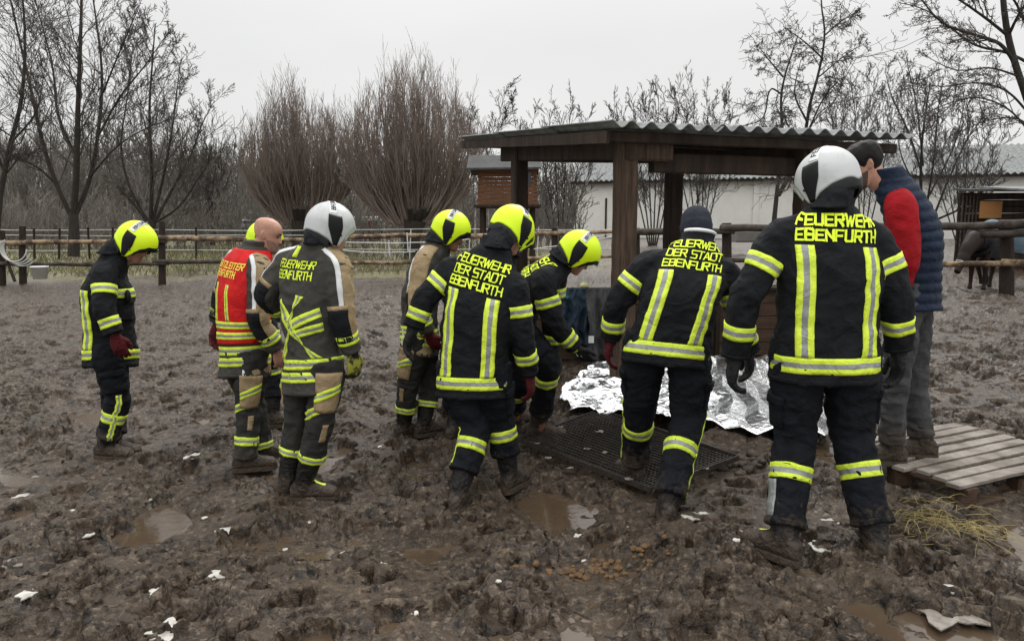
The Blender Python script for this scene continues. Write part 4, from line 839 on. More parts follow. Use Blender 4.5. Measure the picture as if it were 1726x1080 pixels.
            part('reflective_band', patch(l, Tj, 0, 360, w_ - .125, w_ - .065, deg=True, closed=True, res=.02, off=.005), YS, jk)
    if sp.get('vest'):
        i1 = 8; vt = Loft(tk[1:9], C[1:9], [-v for v in fr[1:9]], rt[1:9], (wk[1:9] + .015) * A(1, 1, 1, 1, .97, .97, .98, 1), fk[1:9] + .022, bk[1:9] + .020, 2.5, .03, 5); t0 = Ls * .16
        V, F_, N_ = remesh(vt.geo(72, 70, t0=t0, t1=Ls + .72 * qn), .0085, 4); V = V + N_ * (.004 * (.5 - np.abs(pn3(V * 9, 25)) * 2))[:, None]; ve = part('vest', (V, F_), K['red'], t); Tv = bvh(V, F_)
        for a, b_ in ((t0 + .035, t0 + .085), (t0 + .110, t0 + .160)): part('reflective_band', patch(vt, Tv, -180, 180, a, b_, deg=True, closed=True, off=.004), YS, ve)
        for sg in (-1, 1): part('reflective_stripe', patch(vt, Tv, sg * .085 - .017, sg * .085 + .017, t0 + .165, Ls * .80, along='s', off=.0045), YS, ve)
        for w_, t_ in (('EINSATZLEITER', Ls * 1.0), ('EBENFURTH', Ls * 1.0 - .06)):
            g = text_on(vt, Tv, w_, .0, t_, .042, .55, .20, .26); 
            if g.V: part('lettering', g, K['lora'], ve)
    # ---- head wear
    hw = sp.get('hat')
    if hw in ('hy', 'hs'): helmet(t, F, K[hw]); neck_guard(t, F, S, nd, K['black'], sp.get('ng', 1.), -f1, qn)
    if hw == 'cap':
        az, q = np.meshgrid(np.linspace(0, 2 * math.pi, 80, endpoint=False), np.linspace(0, 1, 36)); a_ = np.abs((np.degrees(az) + 180) % 360 - 180); low = np.interp(a_, [0, 60, 120, 180], [.035, .005, -.035, -.05]); z = low + (.1178 - low) * np.sin(q * math.pi / 2)
        x, y, zz = head_pts(az, z); P = F.w(x, y, zz); nn = nrm(P - F.w(0, 0, .0)); o = .014 + .006 * (q < .22) + .008 * q + .004 * (.5 - np.abs(pn3(np.stack([x * 20, y * 20, zz * 20], -1), 5)) * 2)
        cp_ = part('knit_cap', Geo().grid(P + nn * o[..., None] + F.Z * (.016 * q ** 2)[..., None], True, caps=True), K['cap'], t)
        g = Geo().tube([P_ for P_ in (S + nd * 1.12 * qn + (-f1 * math.cos(a) * .092 + sr * math.sin(a) * .092)*s for a in np.linspace(-1.2, 1.2, 16))], .011, 8); part('collar_lining', g, K['white'], jk)
    return t
def civilian(sp, t, J, F, S, H, f1, f0, sr, nd, torso, arm, tk, Ls, s, qn):
    V, F_, N_ = remesh(cat_geo(torso(-.022).geo(56), arm('L', .0, .07).geo(36), arm('R', .0, .07).geo(36)), .009, 5); V = V + N_ * (.005 * (.5 - np.abs(pn3(V * 10, 27)) * 2))[:, None]; part('sweater', (V, F_), K['vred'], t)
    l = torso(.004, .015, 2.4); l.w = np.where(l.t > Ls * .75, np.minimum(l.w, l.w * .97), l.w); l.quilt = .058
    co = Loft([0, .03, .06, .085], [S + nd * .55 * qn, S + nd * .75 * qn, S + nd * .92 * qn, S + nd * 1.05 * qn], [-f1] * 4, [sr] * 4, np.array([.125, .108, .104, .100]) * s, np.array([.10, .09, .088, .084]) * s, np.array([.108, .10, .098, .092]) * s, 2.1, .02, 7)
    V, F_, N_ = remesh(cat_geo(l.geo(72, 130, t1=Ls + .7 * qn), co.geo(40, 14)), .0075, 1); V = V + N_ * (.004 * pn3(V * 26, 28))[:, None]; part('quilted_vest', (V, F_), K['navy'], t)
    return t
PEOPLE = [
 dict(kind='D', seed=1, label='firefighter in yellow helmet standing alone at the far left, looking down', footL=(206,763,95,.06), footR=(184,769,95,.02), hat='hy', look=(92,-36), face=True, skin='shadowskin', W=.86, Df=1.34, Db=1.16, TW=.95, TD=1.1, hem=.13, bend=.03, sideR=95, thL=None,
   J=dict(head=(229,413), shR=(177,462,-.18), shL=(190,458,.18), elR=(175,520,-.27), wrR=(193,562,-.27), haR=(201,585,-.26), elL=(188,520,.25), wrL=(205,562,.22), haL=(208,580,.2), hipR=(181,590,-.10), hipL=(184,590,.10), knR=(200,672,-.10), knL=(192,672,.10)),
   handR='red', handL='red', text=['FEUERWEHR'], smax=.10, chest=True, vs=.15, thgap=0, D=5.55, thR=None),
 dict(kind='T', seed=2, label='bald man in a red vest with orange-yellow lettering over grey and tan fire gear', footL=(440,770,70), footR=(415,789,72), look=(84,-16), face=True, beard='stub', vest=True, W=.90, Df=1.05, Db=1.0, TW=.92, hem=.14, tanfrom=62, sa=60, tout=55,
   J=dict(head=(451,396), shR=(437,452,-.16), shL=(396,441,.16), elR=(436,540,-.20), wrR=(466,588,-.12), haR=(474,615,-.08), elL=(376,505,.20), wrL=(367,545,.22), haL=(363,572,.2), hipR=(425,602,-.08), hipL=(398,602,.08), knR=(420,695,-.06), knL=(430,690,.14)),
   handR='bare', handL='red', hat=None, them=-.02),
 dict(kind='T', seed=3, label='firefighter in silver helmet and grey suit with crossed back stripes, hand on hip', footL=(494,831,60,.03), footR=(520,838,82,.02), look=(62,-14), hat='hs', W=.95, TW=.92, hem=.15, tanfrom=62, sa=62, tout=60, cross=True, text=['FEUERWEHR', 'EBENFURTH'], tx=-.02,
   J=dict(head=(558,391,-.02), shR=(568,448,-.12), shL=(489,441,.13), elR=(577,536,-.14), wrR=(594,592,-.08), haR=(599,632,-.05), elL=(447,494,.10), wrL=(478,530,.30), haL=(490,540,.34), hipR=(549,622,-.07), hipL=(508,622,.09), knR=(541,705,-.08), knL=(503,703,.06)),
   handR='yellow', handL='black', them=.17, boot=dict(ribs=True, patchR=-.7)),
 dict(kind='D', seed=4, label='stooping firefighter in yellow helmet, the middle one, with three lines of writing on the back', footL=(771,858,8,.0), footR=(860,822,30), look=(48,-34), hat='hy', W=1.0, hem=.15, bend=.05, sideL=-60, bandt=.40, text=['FEUERWEHR', 'DER STADT', 'EBENFURTH'], th=.050, tg=.022, vtop=.84, them=.14,
   J=dict(head=(862,394,.20), shR=(871,486,-.02), shL=(762,455,.14), elR=(880,566,-.03), wrR=(892,628,.05), haR=(897,664,.08), elL=(716,503,.10), wrL=(697,552,.08), haL=(685,584,.08), hipR=(828,628,-.02), hipL=(768,626,.05), knR=(842,706,.06), knL=(803,722,-.02)),
   handR='red', handL='black', D=4.46, vs=.135),
 dict(kind='T', seed=5, label='firefighter in yellow helmet with tan shoulder panels, standing behind the stooping middle one', footL=(716,731,55), footR=(682,734,50), look=(96,-24), hat='hy', face=True, skin='shadowskin', W=.86, Df=.95, Db=.95, TW=.92, hem=.13, tanfrom=60, sa=40, tout=55, bend=.05,
   J=dict(head=(760,394,.02), shR=(716,440,-.16), shL=(738,430,.17), elR=(700,510,-.26), wrR=(722,560,-.22), haR=(735,585,-.18), elL=(765,510,.25), wrL=(790,560,.2), haL=(800,580,.2), hipR=(703,572,-.08), hipL=(712,572,.10), knR=(688,648,-.06), knL=(724,648,.10)),
   handR='red', handL='black', them=.12),
 dict(kind='D', seed=6, label='firefighter in yellow helmet bending far forward, one boot on the grating, reaching to the foil', footL=(866,716,60), footR=(908,737,92), look=(100,-42), hat='hy', face=True, skin='shadowskin', W=.92, TW=.92, hem=.12, bend=.07, bandt=.28, back=False, text=['FEUERWEHR', 'DER STADT', 'EBENFURTH'], th=.047, tg=.02, vtop=.80, D=5.2,
   J=dict(head=(974,431,.0), shR=(914,474,-.17), shL=(936,452,.18), elR=(934,546,-.17), wrR=(968,583,-.10), haR=(990,608,-.08), elL=(930,530,.25), wrL=(930,590,.30), haL=(930,620,.30), hipR=(872,556,-.10), hipL=(862,552,.12), knR=(924,612,-.16), knL=(874,650,.10)),
   handR='green', handL='black', them=.16, boot=dict(m='bootm', sc=1.1), fb=.66),
 dict(kind='D', seed=7, label='firefighter in navy knit cap bending over the foil blanket', footL=(1070,804,-20), footR=(1125,877,8), look=(8,-42), hat='cap', W=1.04, hem=.13, bend=.06, sideL=-88, sideR=88, bandt=.42, text=['FEUERWEHR', 'DER STADT', 'EBENFURTH'], th=.047, tg=.022, vtop=.90, them=.04,
   J=dict(head=(1174,390,.30), shR=(1226,462,.08), shL=(1092,446,.10), elR=(1248,535,.12), wrR=(1262,590,.20), haR=(1264,625,.22), elL=(1040,512,.12), wrL=(1030,570,.22), haL=(1022,610,.26), hipR=(1164,582,-.02), hipL=(1088,574,.02), knR=(1158,705,-.02), knL=(1079,676,.12)),
   handR='black', handL='red', D=4.15, vs=.135),
 dict(kind='D', seed=8, label='large firefighter in silver helmet at the right front with bold two-line writing', footL=(1318,937,-35), footR=(1474,934,14), look=(-32,-20), hat='hs', W=1.08, Db=1.05, hem=.145, bend=.03, sc=1.02, bandt=.42, text=['FEUERWEHR', 'EBENFURTH'], th=.047, tg=.022, style=(.64, .22, .26), vtop=.93, shinL=True, vs=.150, them=.055, TW=1.02,
   J=dict(head=(1393,314,.06), shR=(1470,404,.0), shL=(1316,398,.0), elR=(1509,495,-.03), wrR=(1515,588,.03), haR=(1513,630,.05), elL=(1256,500,-.02), wrL=(1238,600,.05), haL=(1230,650,.08), hipR=(1434,590,0), hipL=(1346,590,0), knR=(1434,728,.02), knL=(1340,735,.03)),
   handR='black', handL='black', D=3.46, boot=dict(patchL=.9, sc=1.1), curlL=1.0),
 dict(kind='J', seed=9, label='dark-haired man in navy quilted vest and red sweater on the pallet', cat='man', footL=(1500,778,-80,.0), footR=(1552,767,-78), lift=.09, look=(-78,-30), face=True, beard='stubd', hair=True, W=.90, Df=.95, Db=1.0, TW=.80, TD=.95, hem=.10, bend=.05, sc=.98,
   J=dict(head=(1457,279,.0), shL=(1518,345,-.16), shR=(1526,340,.17), elL=(1528,432,-.20), wrL=(1508,505,-.10), haL=(1498,535,-.05), elR=(1500,430,.2), wrR=(1490,500,.15), haR=(1480,530,.15), hipL=(1530,495,-.09), hipR=(1542,495,.09), knL=(1508,650,-.08), knR=(1542,645,.08)),
   handR='bare', handL='bare', them=.03, boot=dict(m='bootm')),
 dict(kind='D', seed=10, label='firefighter in yellow helmet almost hidden behind the bald man', footL=(448,712,90), footR=(462,716,85), look=(90,-20), hat='hy', W=.84, TW=.9, hem=.12, bandt=-.20,
   J=dict(head=(447,408), shR=(430,452,-.15), shL=(436,448,.15), elR=(430,508,-.2), wrR=(440,550,-.15), elL=(436,508,.2), wrL=(446,550,.2), hipR=(440,560,-.1), hipL=(436,560,.1), knR=(458,632,-.08), knL=(448,632,.1)), handR='red', them=.14, back=False, D=6.3),
 dict(kind='D', seed=11, label='dark-clothed firefighter mostly hidden between the two middle helmets, only the legs showing', footL=(757,700,40), footR=(764,738,20), look=(60,-40), hat='hy', W=.84, TW=.9, hem=.12, bandt=.35,
   J=dict(head=(868,405,.1), shR=(848,462,-.1), shL=(835,458,.2), elR=(850,520,-.15), wrR=(852,570,-.1), elL=(845,520,.2), wrL=(850,570,.2), hipR=(800,560,-.08), hipL=(792,556,.1), knR=(783,650,-.05), knL=(768,635,.1)), them=.14, back=False, D=5.7),
]
for sp in PEOPLE:
    for k_ in ('thL', 'thR'):
        if k_ in sp and sp[k_] is None: del sp[k_]
    person(sp)
# ---------------------------------------------------------------- shelter
SN, SR, SL = A(.754, 6.0, 2.375), A(3.70, 7.1, 2.38), A(-.67, 9.8, 2.70)
sa = SR - SN; LA = np.linalg.norm(sa); sa = sa / LA; sb = SL - SN; LB = np.linalg.norm(sb); sb = sb / LB
def sh(a, b, dz=0.): return SN + sa * a + sb * b + A(0, 0, dz)
t = thing('open_shelter', 'open timber horse shelter with a corrugated fibre cement roof on square posts', 'shelter', A(1.7, 7.8, float(ground(1.7, 7.8))))
def sheet(a0, a1, b0, b1, dz):
    a = np.linspace(a0, a1, int((a1 - a0) / .177 * 16)); b = np.linspace(b0, b1, 14); B, A_ = np.meshgrid(b, a, indexing='ij'); w_ = .026 * np.cos(A_ / .177 * 2 * math.pi)
    base = SN + sa * A_[..., None] + sb * B[..., None]; base[..., 2] += w_ + dz; top = base + A(0, 0, .007); low = base
    ring = np.concatenate([top, low[:, ::-1]], 1); return Geo().grid(ring, True, caps=True)
i = 0
for b0, b1, dz in ((2.55, LB + .03, -.008), (1.15, 2.75, .004), (-.05, 1.35, .016)):
    for a0, a1 in ((-.02, 1.04), (.92, 1.99), (1.87, LA + .03)):
        g = Geo(); a = np.linspace(a0, a1, int((a1 - a0) / .177 * 16)); b = np.linspace(b0, b1, 8); off = dz + rnd.uniform(-.003, .003) + (.009 if a0 > .5 else 0) + (.009 if a0 > 1.5 else 0)
        B, A_ = np.meshgrid(b + rnd.uniform(-.03, .03), a, indexing='ij'); base = SN + sa * A_[..., None] + sb * B[..., None]; base[..., 2] += .026 * np.cos(A_ / .177 * 2 * math.pi) + off
        n1 = base.shape[1]; g.grid(base + A(0, 0, .0065)); g.grid(base); e = base[0]; g.grid(np.stack([e, e + A(0, 0, .0065)])); g.grid(np.stack([base[-1], base[-1] + A(0, 0, .0065)])); g.grid(np.stack([base[:, 0], base[:, 0] + A(0, 0, .0065)])); g.grid(np.stack([base[:, -1], base[:, -1] + A(0, 0, .0065)]))
        part('roof_sheet', g, K['roofs'], t)
def post(x, y, top, w_, m):
    z = float(ground(x, y)) - .1; o = part('post', Geo().beam((x, y, z), (x, y, top), w_, w_, up=sb, n=26, jit=.003, ch=.1), m, t, smooth=False); return o
pf, pr = A(.95, 6.32), A(2.70, 6.95); pl_, prb = A(.085, 8.6), A(1.90, 8.85)
post(*pf, 2.28, .165, K['woodp']); post(*pr, 2.28, .15, K['wood']); post(*pl_, 2.50, .16, K['wood']); post(*prb, 2.50, .17, K['wood'])
def bm(p, q, w_, h_, m='wood', n=12, name='beam'): part(name, Geo().beam(p, q, w_, h_, n=n, jit=.002), K[m], t, smooth=False)
dv = nrm(pl_ - pf); dv3 = A(dv[0], dv[1], 0); dr = nrm(pr - pf); dr3 = A(dr[0], dr[1], 0)
bm(A(*pf, 2.215) - dv3 * .10 + dr3 * 0, A(*pl_, 2.43) + dv3 * .5, .10, .17)
bm(A(*pf, 2.21) + dr3 * .084, A(*pf, 2.21) + dr3 * .42, .11, .15, 'woodp')
bm(A(*pf, 2.13) + dr3 * .30 + dv3 * .09, A(*pr, 2.13) + dr3 * .9 + dv3 * .09, .09, .17)
bm(A(*pl_, 2.40) + dv3 * .09, A(*prb, 2.40) + dr3 * .5 + dv3 * .09, .09, .17)
bm(A(*pr, 2.21) - dv3 * .1, A(*prb, 2.42) + dv3 * .3, .10, .16)
for b in (.12, 1.05, 2.0, 3.0, 3.9): bm(sh(.02, b, -.075), sh(LA - .03, b, -.075), .07, .085, 'wood', name='purlin')
bm(sh(.03, .04, -.085), sh(.03, LB, -.085), .025, .10, 'wood', name='side_board')
# feeding trough and wall boards inside the shelter
t = thing('feeding_trough', 'long low box of brown boards standing inside the shelter behind the foil', 'trough', A(1.6, 7.6, .2))
def tq(a, b, z): return A(.22 + a * 2.9, 7.45 + a * .35 + b, z)
for i in range(5):
    z = .30 + i * .137; part('front_board', Geo().beam(tq(0, 0, z), tq(1, 0, z), .024, .128, n=14, jit=.0015), K['woodb'] , t, smooth=False); part('back_board', Geo().beam(tq(0, .6, z), tq(1, .6, z), .024, .128, n=6), K['wood'], t, smooth=False)
for a in (0.01, .99): part('end_board', Geo().beam(tq(a, .0, .57), tq(a, .6, .57), .024, .66, n=3), K['wood'], t, smooth=False)
part('top_rail', Geo().beam(tq(-.01, -.03, .935), tq(1.01, -.03, .935), .10, .035, n=14, jit=.001), K['wood'], t, smooth=False)
for a in (.04, .35, .66, .97): part('stake', Geo().beam(tq(a, -.05, .05), tq(a, -.05, .915), .05, .06, n=6, jit=.001), K['wood'], t, smooth=False)
c = at(985, 484, 7.55); 
part('ball', Geo().ell((c[0], c[1] + .0, .985), [(.045, 0, 0), (0, .045, 0), (0, 0, .033)], 12), mat('pale_yellow_plastic', (.62, .60, .30), None, .5), label='small pale yellow ball lying on the top rail of the trough', cat='ball')
def drape(px0, px1, ztop, zbot, m, lab, name, D0, seed, back=.25):
    a0, a1 = at(px0, 500, D0)[0], at(px1, 500, D0)[0]; u, v = np.meshgrid(np.linspace(0, 1, 90), np.linspace(-.3, 1, 110)); x = a0 + (a1 - a0) * (u + .06 * pn2(v * 3, u * 2, seed)) 
    hang = np.maximum(v, 0); x = (x - (a0 + a1) / 2) * (1 - .12 * hang) + (a0 + a1) / 2 + .05 * pn2(v * 2, v * 0 + seed, 5)
    z = ztop - hang * (ztop - zbot) * (1 + .12 * pn2(u * 3, u * 0, seed + 1)); y = D0 - .03 - .05 * sstep(0, .15, v) + (v < 0) * (-v) * back * 2 - .035 * np.sin(u * 17 + 2.5 * pn2(u * 3, v * 2, seed)) * sstep(0, .5, hang) - .03 * (.5 - np.abs(pn2(u * 6, v * 3, seed + 2)) * 2)
    P = np.stack([x, y, z], -1); return part(name, Geo().grid(np.concatenate([P, P[::-1] + A(0, .012, -.002)], 0)), m, label=lab, cat='jacket')
D0 = 7.40
j1 = drape(938, 1004, .965, .42, K['cloth1'], 'navy blue jacket hanging over the edge of the trough beside the bending firefighter', 'hanging_jacket', D0, 5)
part('teal_lining', Geo().tube([at(p_, q_, D0 - .10) for p_, q_ in ((941,497),(950,500),(958,502))], .02, 8), K['teal'], j1)
D0 = 7.36; j2 = drape(990, 1062, .97, .30, K['cloth2'], 'dark grey fleece hanging over the trough next to the navy jacket', 'hanging_fleece', D0, 9)
g = Geo(); g.beam(at(992, 572, D0 - .13), at(1001, 572, D0 - .13), .004, .07); part('care_label', g, K['white'], j2, smooth=False)
# ---------------------------------------------------------------- long white building
BL, BR = A(4.3, 50.), A(42., 37.2); bd = nrm(BR - BL); bn = A(-bd[1], bd[0]); bl = np.linalg.norm(BR - BL)
t = thing('long_barn', 'long white rendered barn with grey corrugated roof behind the paddock', 'barn', A(20, 45, .7))
def bp(a, b, z): v = BL + bd * a + bn * b; return A(v[0], v[1], z)
g = Geo(); ez = 4.42
nseg = 24
W_ = np.array([[bp(bl * k_ / nseg, 0, z) for k_ in range(nseg + 1)] for z in (-.2, 1.5, 3, ez)]); g.grid(W_); g.grid(np.array([[bp(0, b, z) for b in (0, 4, 8)] for z in (-.2, ez)])); g.add([bp(0, 0, ez), bp(0, 8, ez), bp(0, 4.5, 6.3)], [[0, 1, 2]]); part('wall', g, K['wall'], t, smooth=False)
for k_ in range(1, 7): part('pilaster', Geo().beam(bp(bl * k_ / 7, -.05, 0), bp(bl * k_ / 7, -.05, ez - .1), .35, .12), K['wall'], t, smooth=False)
a = np.linspace(-.4, bl, 1700); b = np.array([-.5, 2.0, 4.5]); Bq, Aq = np.meshgrid(b, a, indexing='ij'); v = BL + bd * Aq[..., None] + bn * Bq[..., None]; zz = ez - .1 + (Bq + .5) * .40 + .05 * np.cos(Aq / .35 * 2 * math.pi)
g = Geo().grid(np.stack([v[..., 0], v[..., 1], zz], -1)); g.grid(np.stack([v[..., 0], v[..., 1], zz - .03], -1)); part('roof', g, K['roofs'], t)
part('eave_board', Geo().beam(bp(-.4, -.42, ez - .22), bp(bl, -.42, ez - .22), .05, .16), K['post'], t, smooth=False)
part('door_frame', Geo().beam(bp(2.0, -.03, .3), bp(2.0, -.03, 3.2), .12, .06), K['post'], t, smooth=False)
# ---------------------------------------------------------------- cabin on stilts
t = thing('stilt_cabin', 'small brown board cabin raised on stilts behind the shelter', 'cabin', A(-.1, 20, .5))
c0, c1 = at(806, 345, 20), at(905, 345, 20); x0, x1, zb, zt = c0[0], c1[0], c0[2], at(806, 285, 20)[2]
for i in range(9):
    z = zb + (zt - zb) * (i + .5) / 9; h_ = (zt - zb) / 9 - .012
    part('wall_board', Geo().beam((x0, 20, z), (x1, 20, z), .03, h_, n=6, jit=.002), K['cabin'], t, smooth=False)
part('side_wall', Geo().beam((x0 + .02, 20.02, (zb + zt) / 2), (x0 + .02, 21.6, (zb + zt) / 2), .03, zt - zb - .01), K['cabin'], t, smooth=False); part('side_wall', Geo().beam((x1 - .02, 20.02, (zb + zt) / 2), (x1 - .02, 21.6, (zb + zt) / 2), .03, zt - zb - .01), K['cabin'], t, smooth=False)
part('window', Geo().beam((x1 - .55, 19.97, zt - .25), (x1 - .15, 19.97, zt - .25), .02, .32), K['glass'], t, smooth=False)
part('floor', Geo().beam((x0 - .1, 20.7, zb - .04), (x1 + .1, 20.7, zb - .04), 1.9, .07), K['wood'], t, smooth=False)
rx0, rx1 = x0 - .28, x1 + .1; P = np.array([[(rx0, 19.6, zt), (rx1, 19.6, zt + .02)], [((rx0), 20.7, zt + .42), (rx1, 20.7, zt + .42)], [(rx0, 21.9, zt), (rx1, 21.9, zt)]]); g = Geo().grid(P); g.grid(P - A(0, 0, .05)); g.grid(np.stack([P[0], P[0] - A(0, 0, .05)])); part('roof', g, K['roofu'], t, smooth=False)
for x in (x0 + .1, x1 - .1):
    for y in (20.05, 21.5): part('stilt', Geo().beam((x, y, .1), (x, y, zb - .07), .12, .12, n=3), K['wood'], t, smooth=False)
# ---------------------------------------------------------------- timber hut at the right
t = thing('timber_hut', 'dark timber horse hut with an orange board in its window at the right edge', 'hut', A(13.5, 18, .55))
hx0, hx1 = at(1614, 370, 18)[0], at(1614, 370, 18)[0] + 5; zt = at(1614, 325, 18)[2]
for i in range(11): z = .55 + (zt - .55) * (i + .5) / 11; part('log_wall', Geo().beam((hx0, 18, z), (hx1, 18, z), .07, (zt - .55) / 11 - .002, n=8, jit=.006, ch=.3), K['wood'], t, smooth=False)
part('side_wall', Geo().beam((hx0 + .04, 18.04, (zt + .5) / 2), (hx0 + 1.8, 21, (zt + .5) / 2), .06, zt - .5), K['wood'], t, smooth=False)
for i in range(5): part('corner_slat', Geo().beam((hx0 + .05 + i * .085, 17.93, .5), (hx0 + .05 + i * .085, 17.93, zt - .06), .03, .03), K['raild'], t, smooth=False)
q0, q1 = at(1653, 339, 17.9), at(1688, 368, 17.9); part('window_board', Geo().beam((q0[0], 17.92, (q0[2] + q1[2]) / 2), (q1[0], 17.92, (q0[2] + q1[2]) / 2), .03, q0[2] - q1[2]), K['orange'], t, smooth=False)
part('porch_post', Geo().beam((q1[0] + .2, 17.2, .45), (q1[0] + .2, 17.2, zt), .16, .16), K['post'], t, smooth=False)
P = np.array([[(hx0 - .1, 17.7, zt + .02), (hx1, 17.7, zt + .02)], [(hx0 + 1.7, 21.2, zt + .2), (hx1, 21.2, zt + .2)]]); g = Geo().grid(P); g.grid(P + A(0, 0, .05)); g.grid(np.stack([P[0], P[0] + A(0, 0, .05)])); g.grid(np.stack([P[:, 0], P[:, 0] + A(0, 0, .05)])); part('roof', g, K['roofu'], t, smooth=False)
P = np.array([[(hx0 + .75, 16.6, zt - .02), (hx1, 16.6, zt - .02)], [(hx0 + .55, 18.2, zt + .12), (hx1, 18.2, zt + .12)]]); g = Geo().grid(P); g.grid(P + A(0, 0, .04)); g.grid(np.stack([P[0], P[0] + A(0, 0, .04)])); g.grid(np.stack([P[:, 0], P[:, 0] + A(0, 0, .04)])); part('porch_roof', g, K['roofs'], t, smooth=False)
# ---------------------------------------------------------------- fences
def wob(p, q, n=16, a=.02, sag=0.):
    t_ = np.linspace(0, 1, n); P = A(*p) * (1 - t_[:, None]) + A(*q) * t_[:, None]; s_ = rnd.uniform(0, 99); P[:, 2] += a * pn2(t_ * 4 + s_, t_ * 0, 3) - sag * 4 * t_ * (1 - t_); P[:, 1] += a * pn2(t_ * 4 + s_, t_ * 0 + 7, 3); return P
def pole(t, p, q, r, m, name='rail'): P = wob(p, q); part(name, Geo().tube(P, np.linspace(r * 1.15, r * .8, len(P)), 9, rough=.12, seed=rnd.randint(0, 60)), K[m], t)
def fpost(t, px, py, D, top, r, m='post', lean=0.):
    b = at(px, py, D); T_ = at(px + lean, top, D); part('post', Geo().tube([b - A(0, 0, .15), b + (T_ - b) * .5, T_], [r * 1.1, r, r * .95], 10, rough=.1, seed=px % 50), K[m], t)
t = thing('pole_fence', 'peeled pole fence with dark round posts crossing the paddock on the left', 'fence', A(-9, 17, .2))
for px, py, top in ((3, 480, 388), (38, 467, 381), (273, 476, 373), (520, 474, 384), (735, 470, 384), (935, 462, 384)): fpost(t, px, py, 17, top, .075)
for (a, b_, m) in (((-60, 410), (225, 407), 'rail'), ((190, 409), (280, 407), 'raild'), ((262, 401), (560, 405), 'rail'), ((540, 400), (745, 396), 'rail'), ((730, 400), (1040, 390), 'rail')): pole(t, at(*a, 16.9), at(*b_, 16.9), .055, m)
for (a, b_, m) in (((-60, 444), (160, 446), 'raild'), ((140, 446), (284, 444), 'raild'), ((258, 441), (520, 441), 'raild'), ((500, 443), (740, 442), 'rail'), ((720, 440), (1040, 432), 'rail')): pole(t, at(*a, 16.9), at(*b_, 16.9), .045, m)
part('brace', Geo().tube([at(12, 440, 16.7), at(25, 474, 16.6)], .035, 7), K['post'], t)
t = thing('pole_fence', 'dark pole fence with thick round posts on the right before the barn', 'fence', A(6, 14, .4))
fB = lambda px: 16.5 - (px - 1072) * (16.5 - 12.1) / (1697 - 1072)
for px, py, top, r in ((1072, 440, 384, .09), (1225, 448, 376, .10), (1440, 470, 372, .10), (1697, 503, 374, .105)): fpost(t, px, py, fB(px), top, r)
for a, b_, r, m in (((1064, 391), (1238, 390), .07, 'raild'), ((1215, 384), (1450, 386), .07, 'raild'), ((1420, 384), (1702, 380), .072, 'raild'), ((1685, 378), (1900, 376), .072, 'raild'), ((1064, 436), (1440, 442), .05, 'raild'), ((1430, 447), (1705, 444), .055, 'rail'), ((1690, 443), (1900, 446), .055, 'rail'), ((1655, 394), (1900, 392), .06, 'raild')):
    pole(t, at(a[0], a[1], fB(a[0]) - .15), at(b_[0], b_[1], fB(b_[0]) - .15), r, m)
t = thing('tape_fence', 'electric fence of white tapes on thin stakes along the far side of the paddock', 'fence', A(-8, 26, .4))
for px in (57, 98, 150, 190, 330, 430, 566, 690, 790, 905, 1000): b = at(px, 422, 25); part('stake', Geo().tube([b - A(0, 0, .3), at(px + rnd.uniform(-3, 3), 384 + rnd.uniform(-2, 2), 25)], .035 if px < 400 else .02, 6), K['post'] if px < 400 else K['tape'], t)
for y0, y1 in ((388, 389), (397, 398), (423, 421)):
    P = wob(at(-80, y0, 25.1), at(1060, y1 - 2, 25.1), 60, .05); part('tape', Geo().tube(P, .014, 5), K['tape'], t)
t = thing('tape_fence', 'sagging white fence tape strung low between the shelter and the middle helmets', 'fence', A(-1, 14, .5))
for a, b_, sg in (((560, 407), (790, 404), .05), ((900, 420), (1045, 397), .0), ((1040, 410), (1060, 470), .0), ((560, 420), (700, 424), .04)): P = wob(at(*a, 15), at(*b_, 15), 16, .02, sg); part('tape', Geo().tube(P, .011, 5), K['tape'], t)
for px, a, b_ in ((655, 405, 433), (686, 392, 424)): part('stake', Geo().tube([at(px, a, 15), at(px + 2, b_, 15)], .014, 5), K['tape'], t)
t = None
g = Geo()
for k_ in range(4):
    c = at(22 + k_ * 3, 418, 16.6); an = np.linspace(R(200), R(400 - k_ * 15), 24) - .8; g.tube([c + A(math.cos(q) * (.30 + .03 * k_), .03 * k_, math.sin(q) * (.30 + .035 * k_)) for q in an], .014, 6)
part('hose_coil', cat_geo(g), K['tape'], label='coil of white rope hanging on the left fence', cat='rope')
# bucket
c = foot_at(68, 470); c = at(68, 470, 16.2); x, y, z0 = c
t = thing('bucket', 'white plastic bucket hanging at the lower rail of the left fence', 'bucket', A(x, y, z0)); h_ = .27
an = np.linspace(0, 2 * math.pi, 28, endpoint=False); P = np.array([[(x + r_ * math.cos(q), y + r_ * math.sin(q), z) for q in an] for r_, z in ((.02, z0), (.135, z0), (.165, z0 + h_), (.175, z0 + h_), (.175, z0 + h_ - .02), (.18, z0 + h_ - .02), (.18, z0 + h_ + .008), (.155, z0 + h_ + .008), (.128, z0 + .02), (.01, z0 + .02))]); part('shell', Geo().grid(P, True), K['bucket'], t)
part('handle', Geo().tube([(x + .17 * math.cos(q), y - .02, z0 + h_ + .12 * math.sin(q)) for q in np.linspace(0, math.pi, 16)], .006, 6), K['steel'], t)
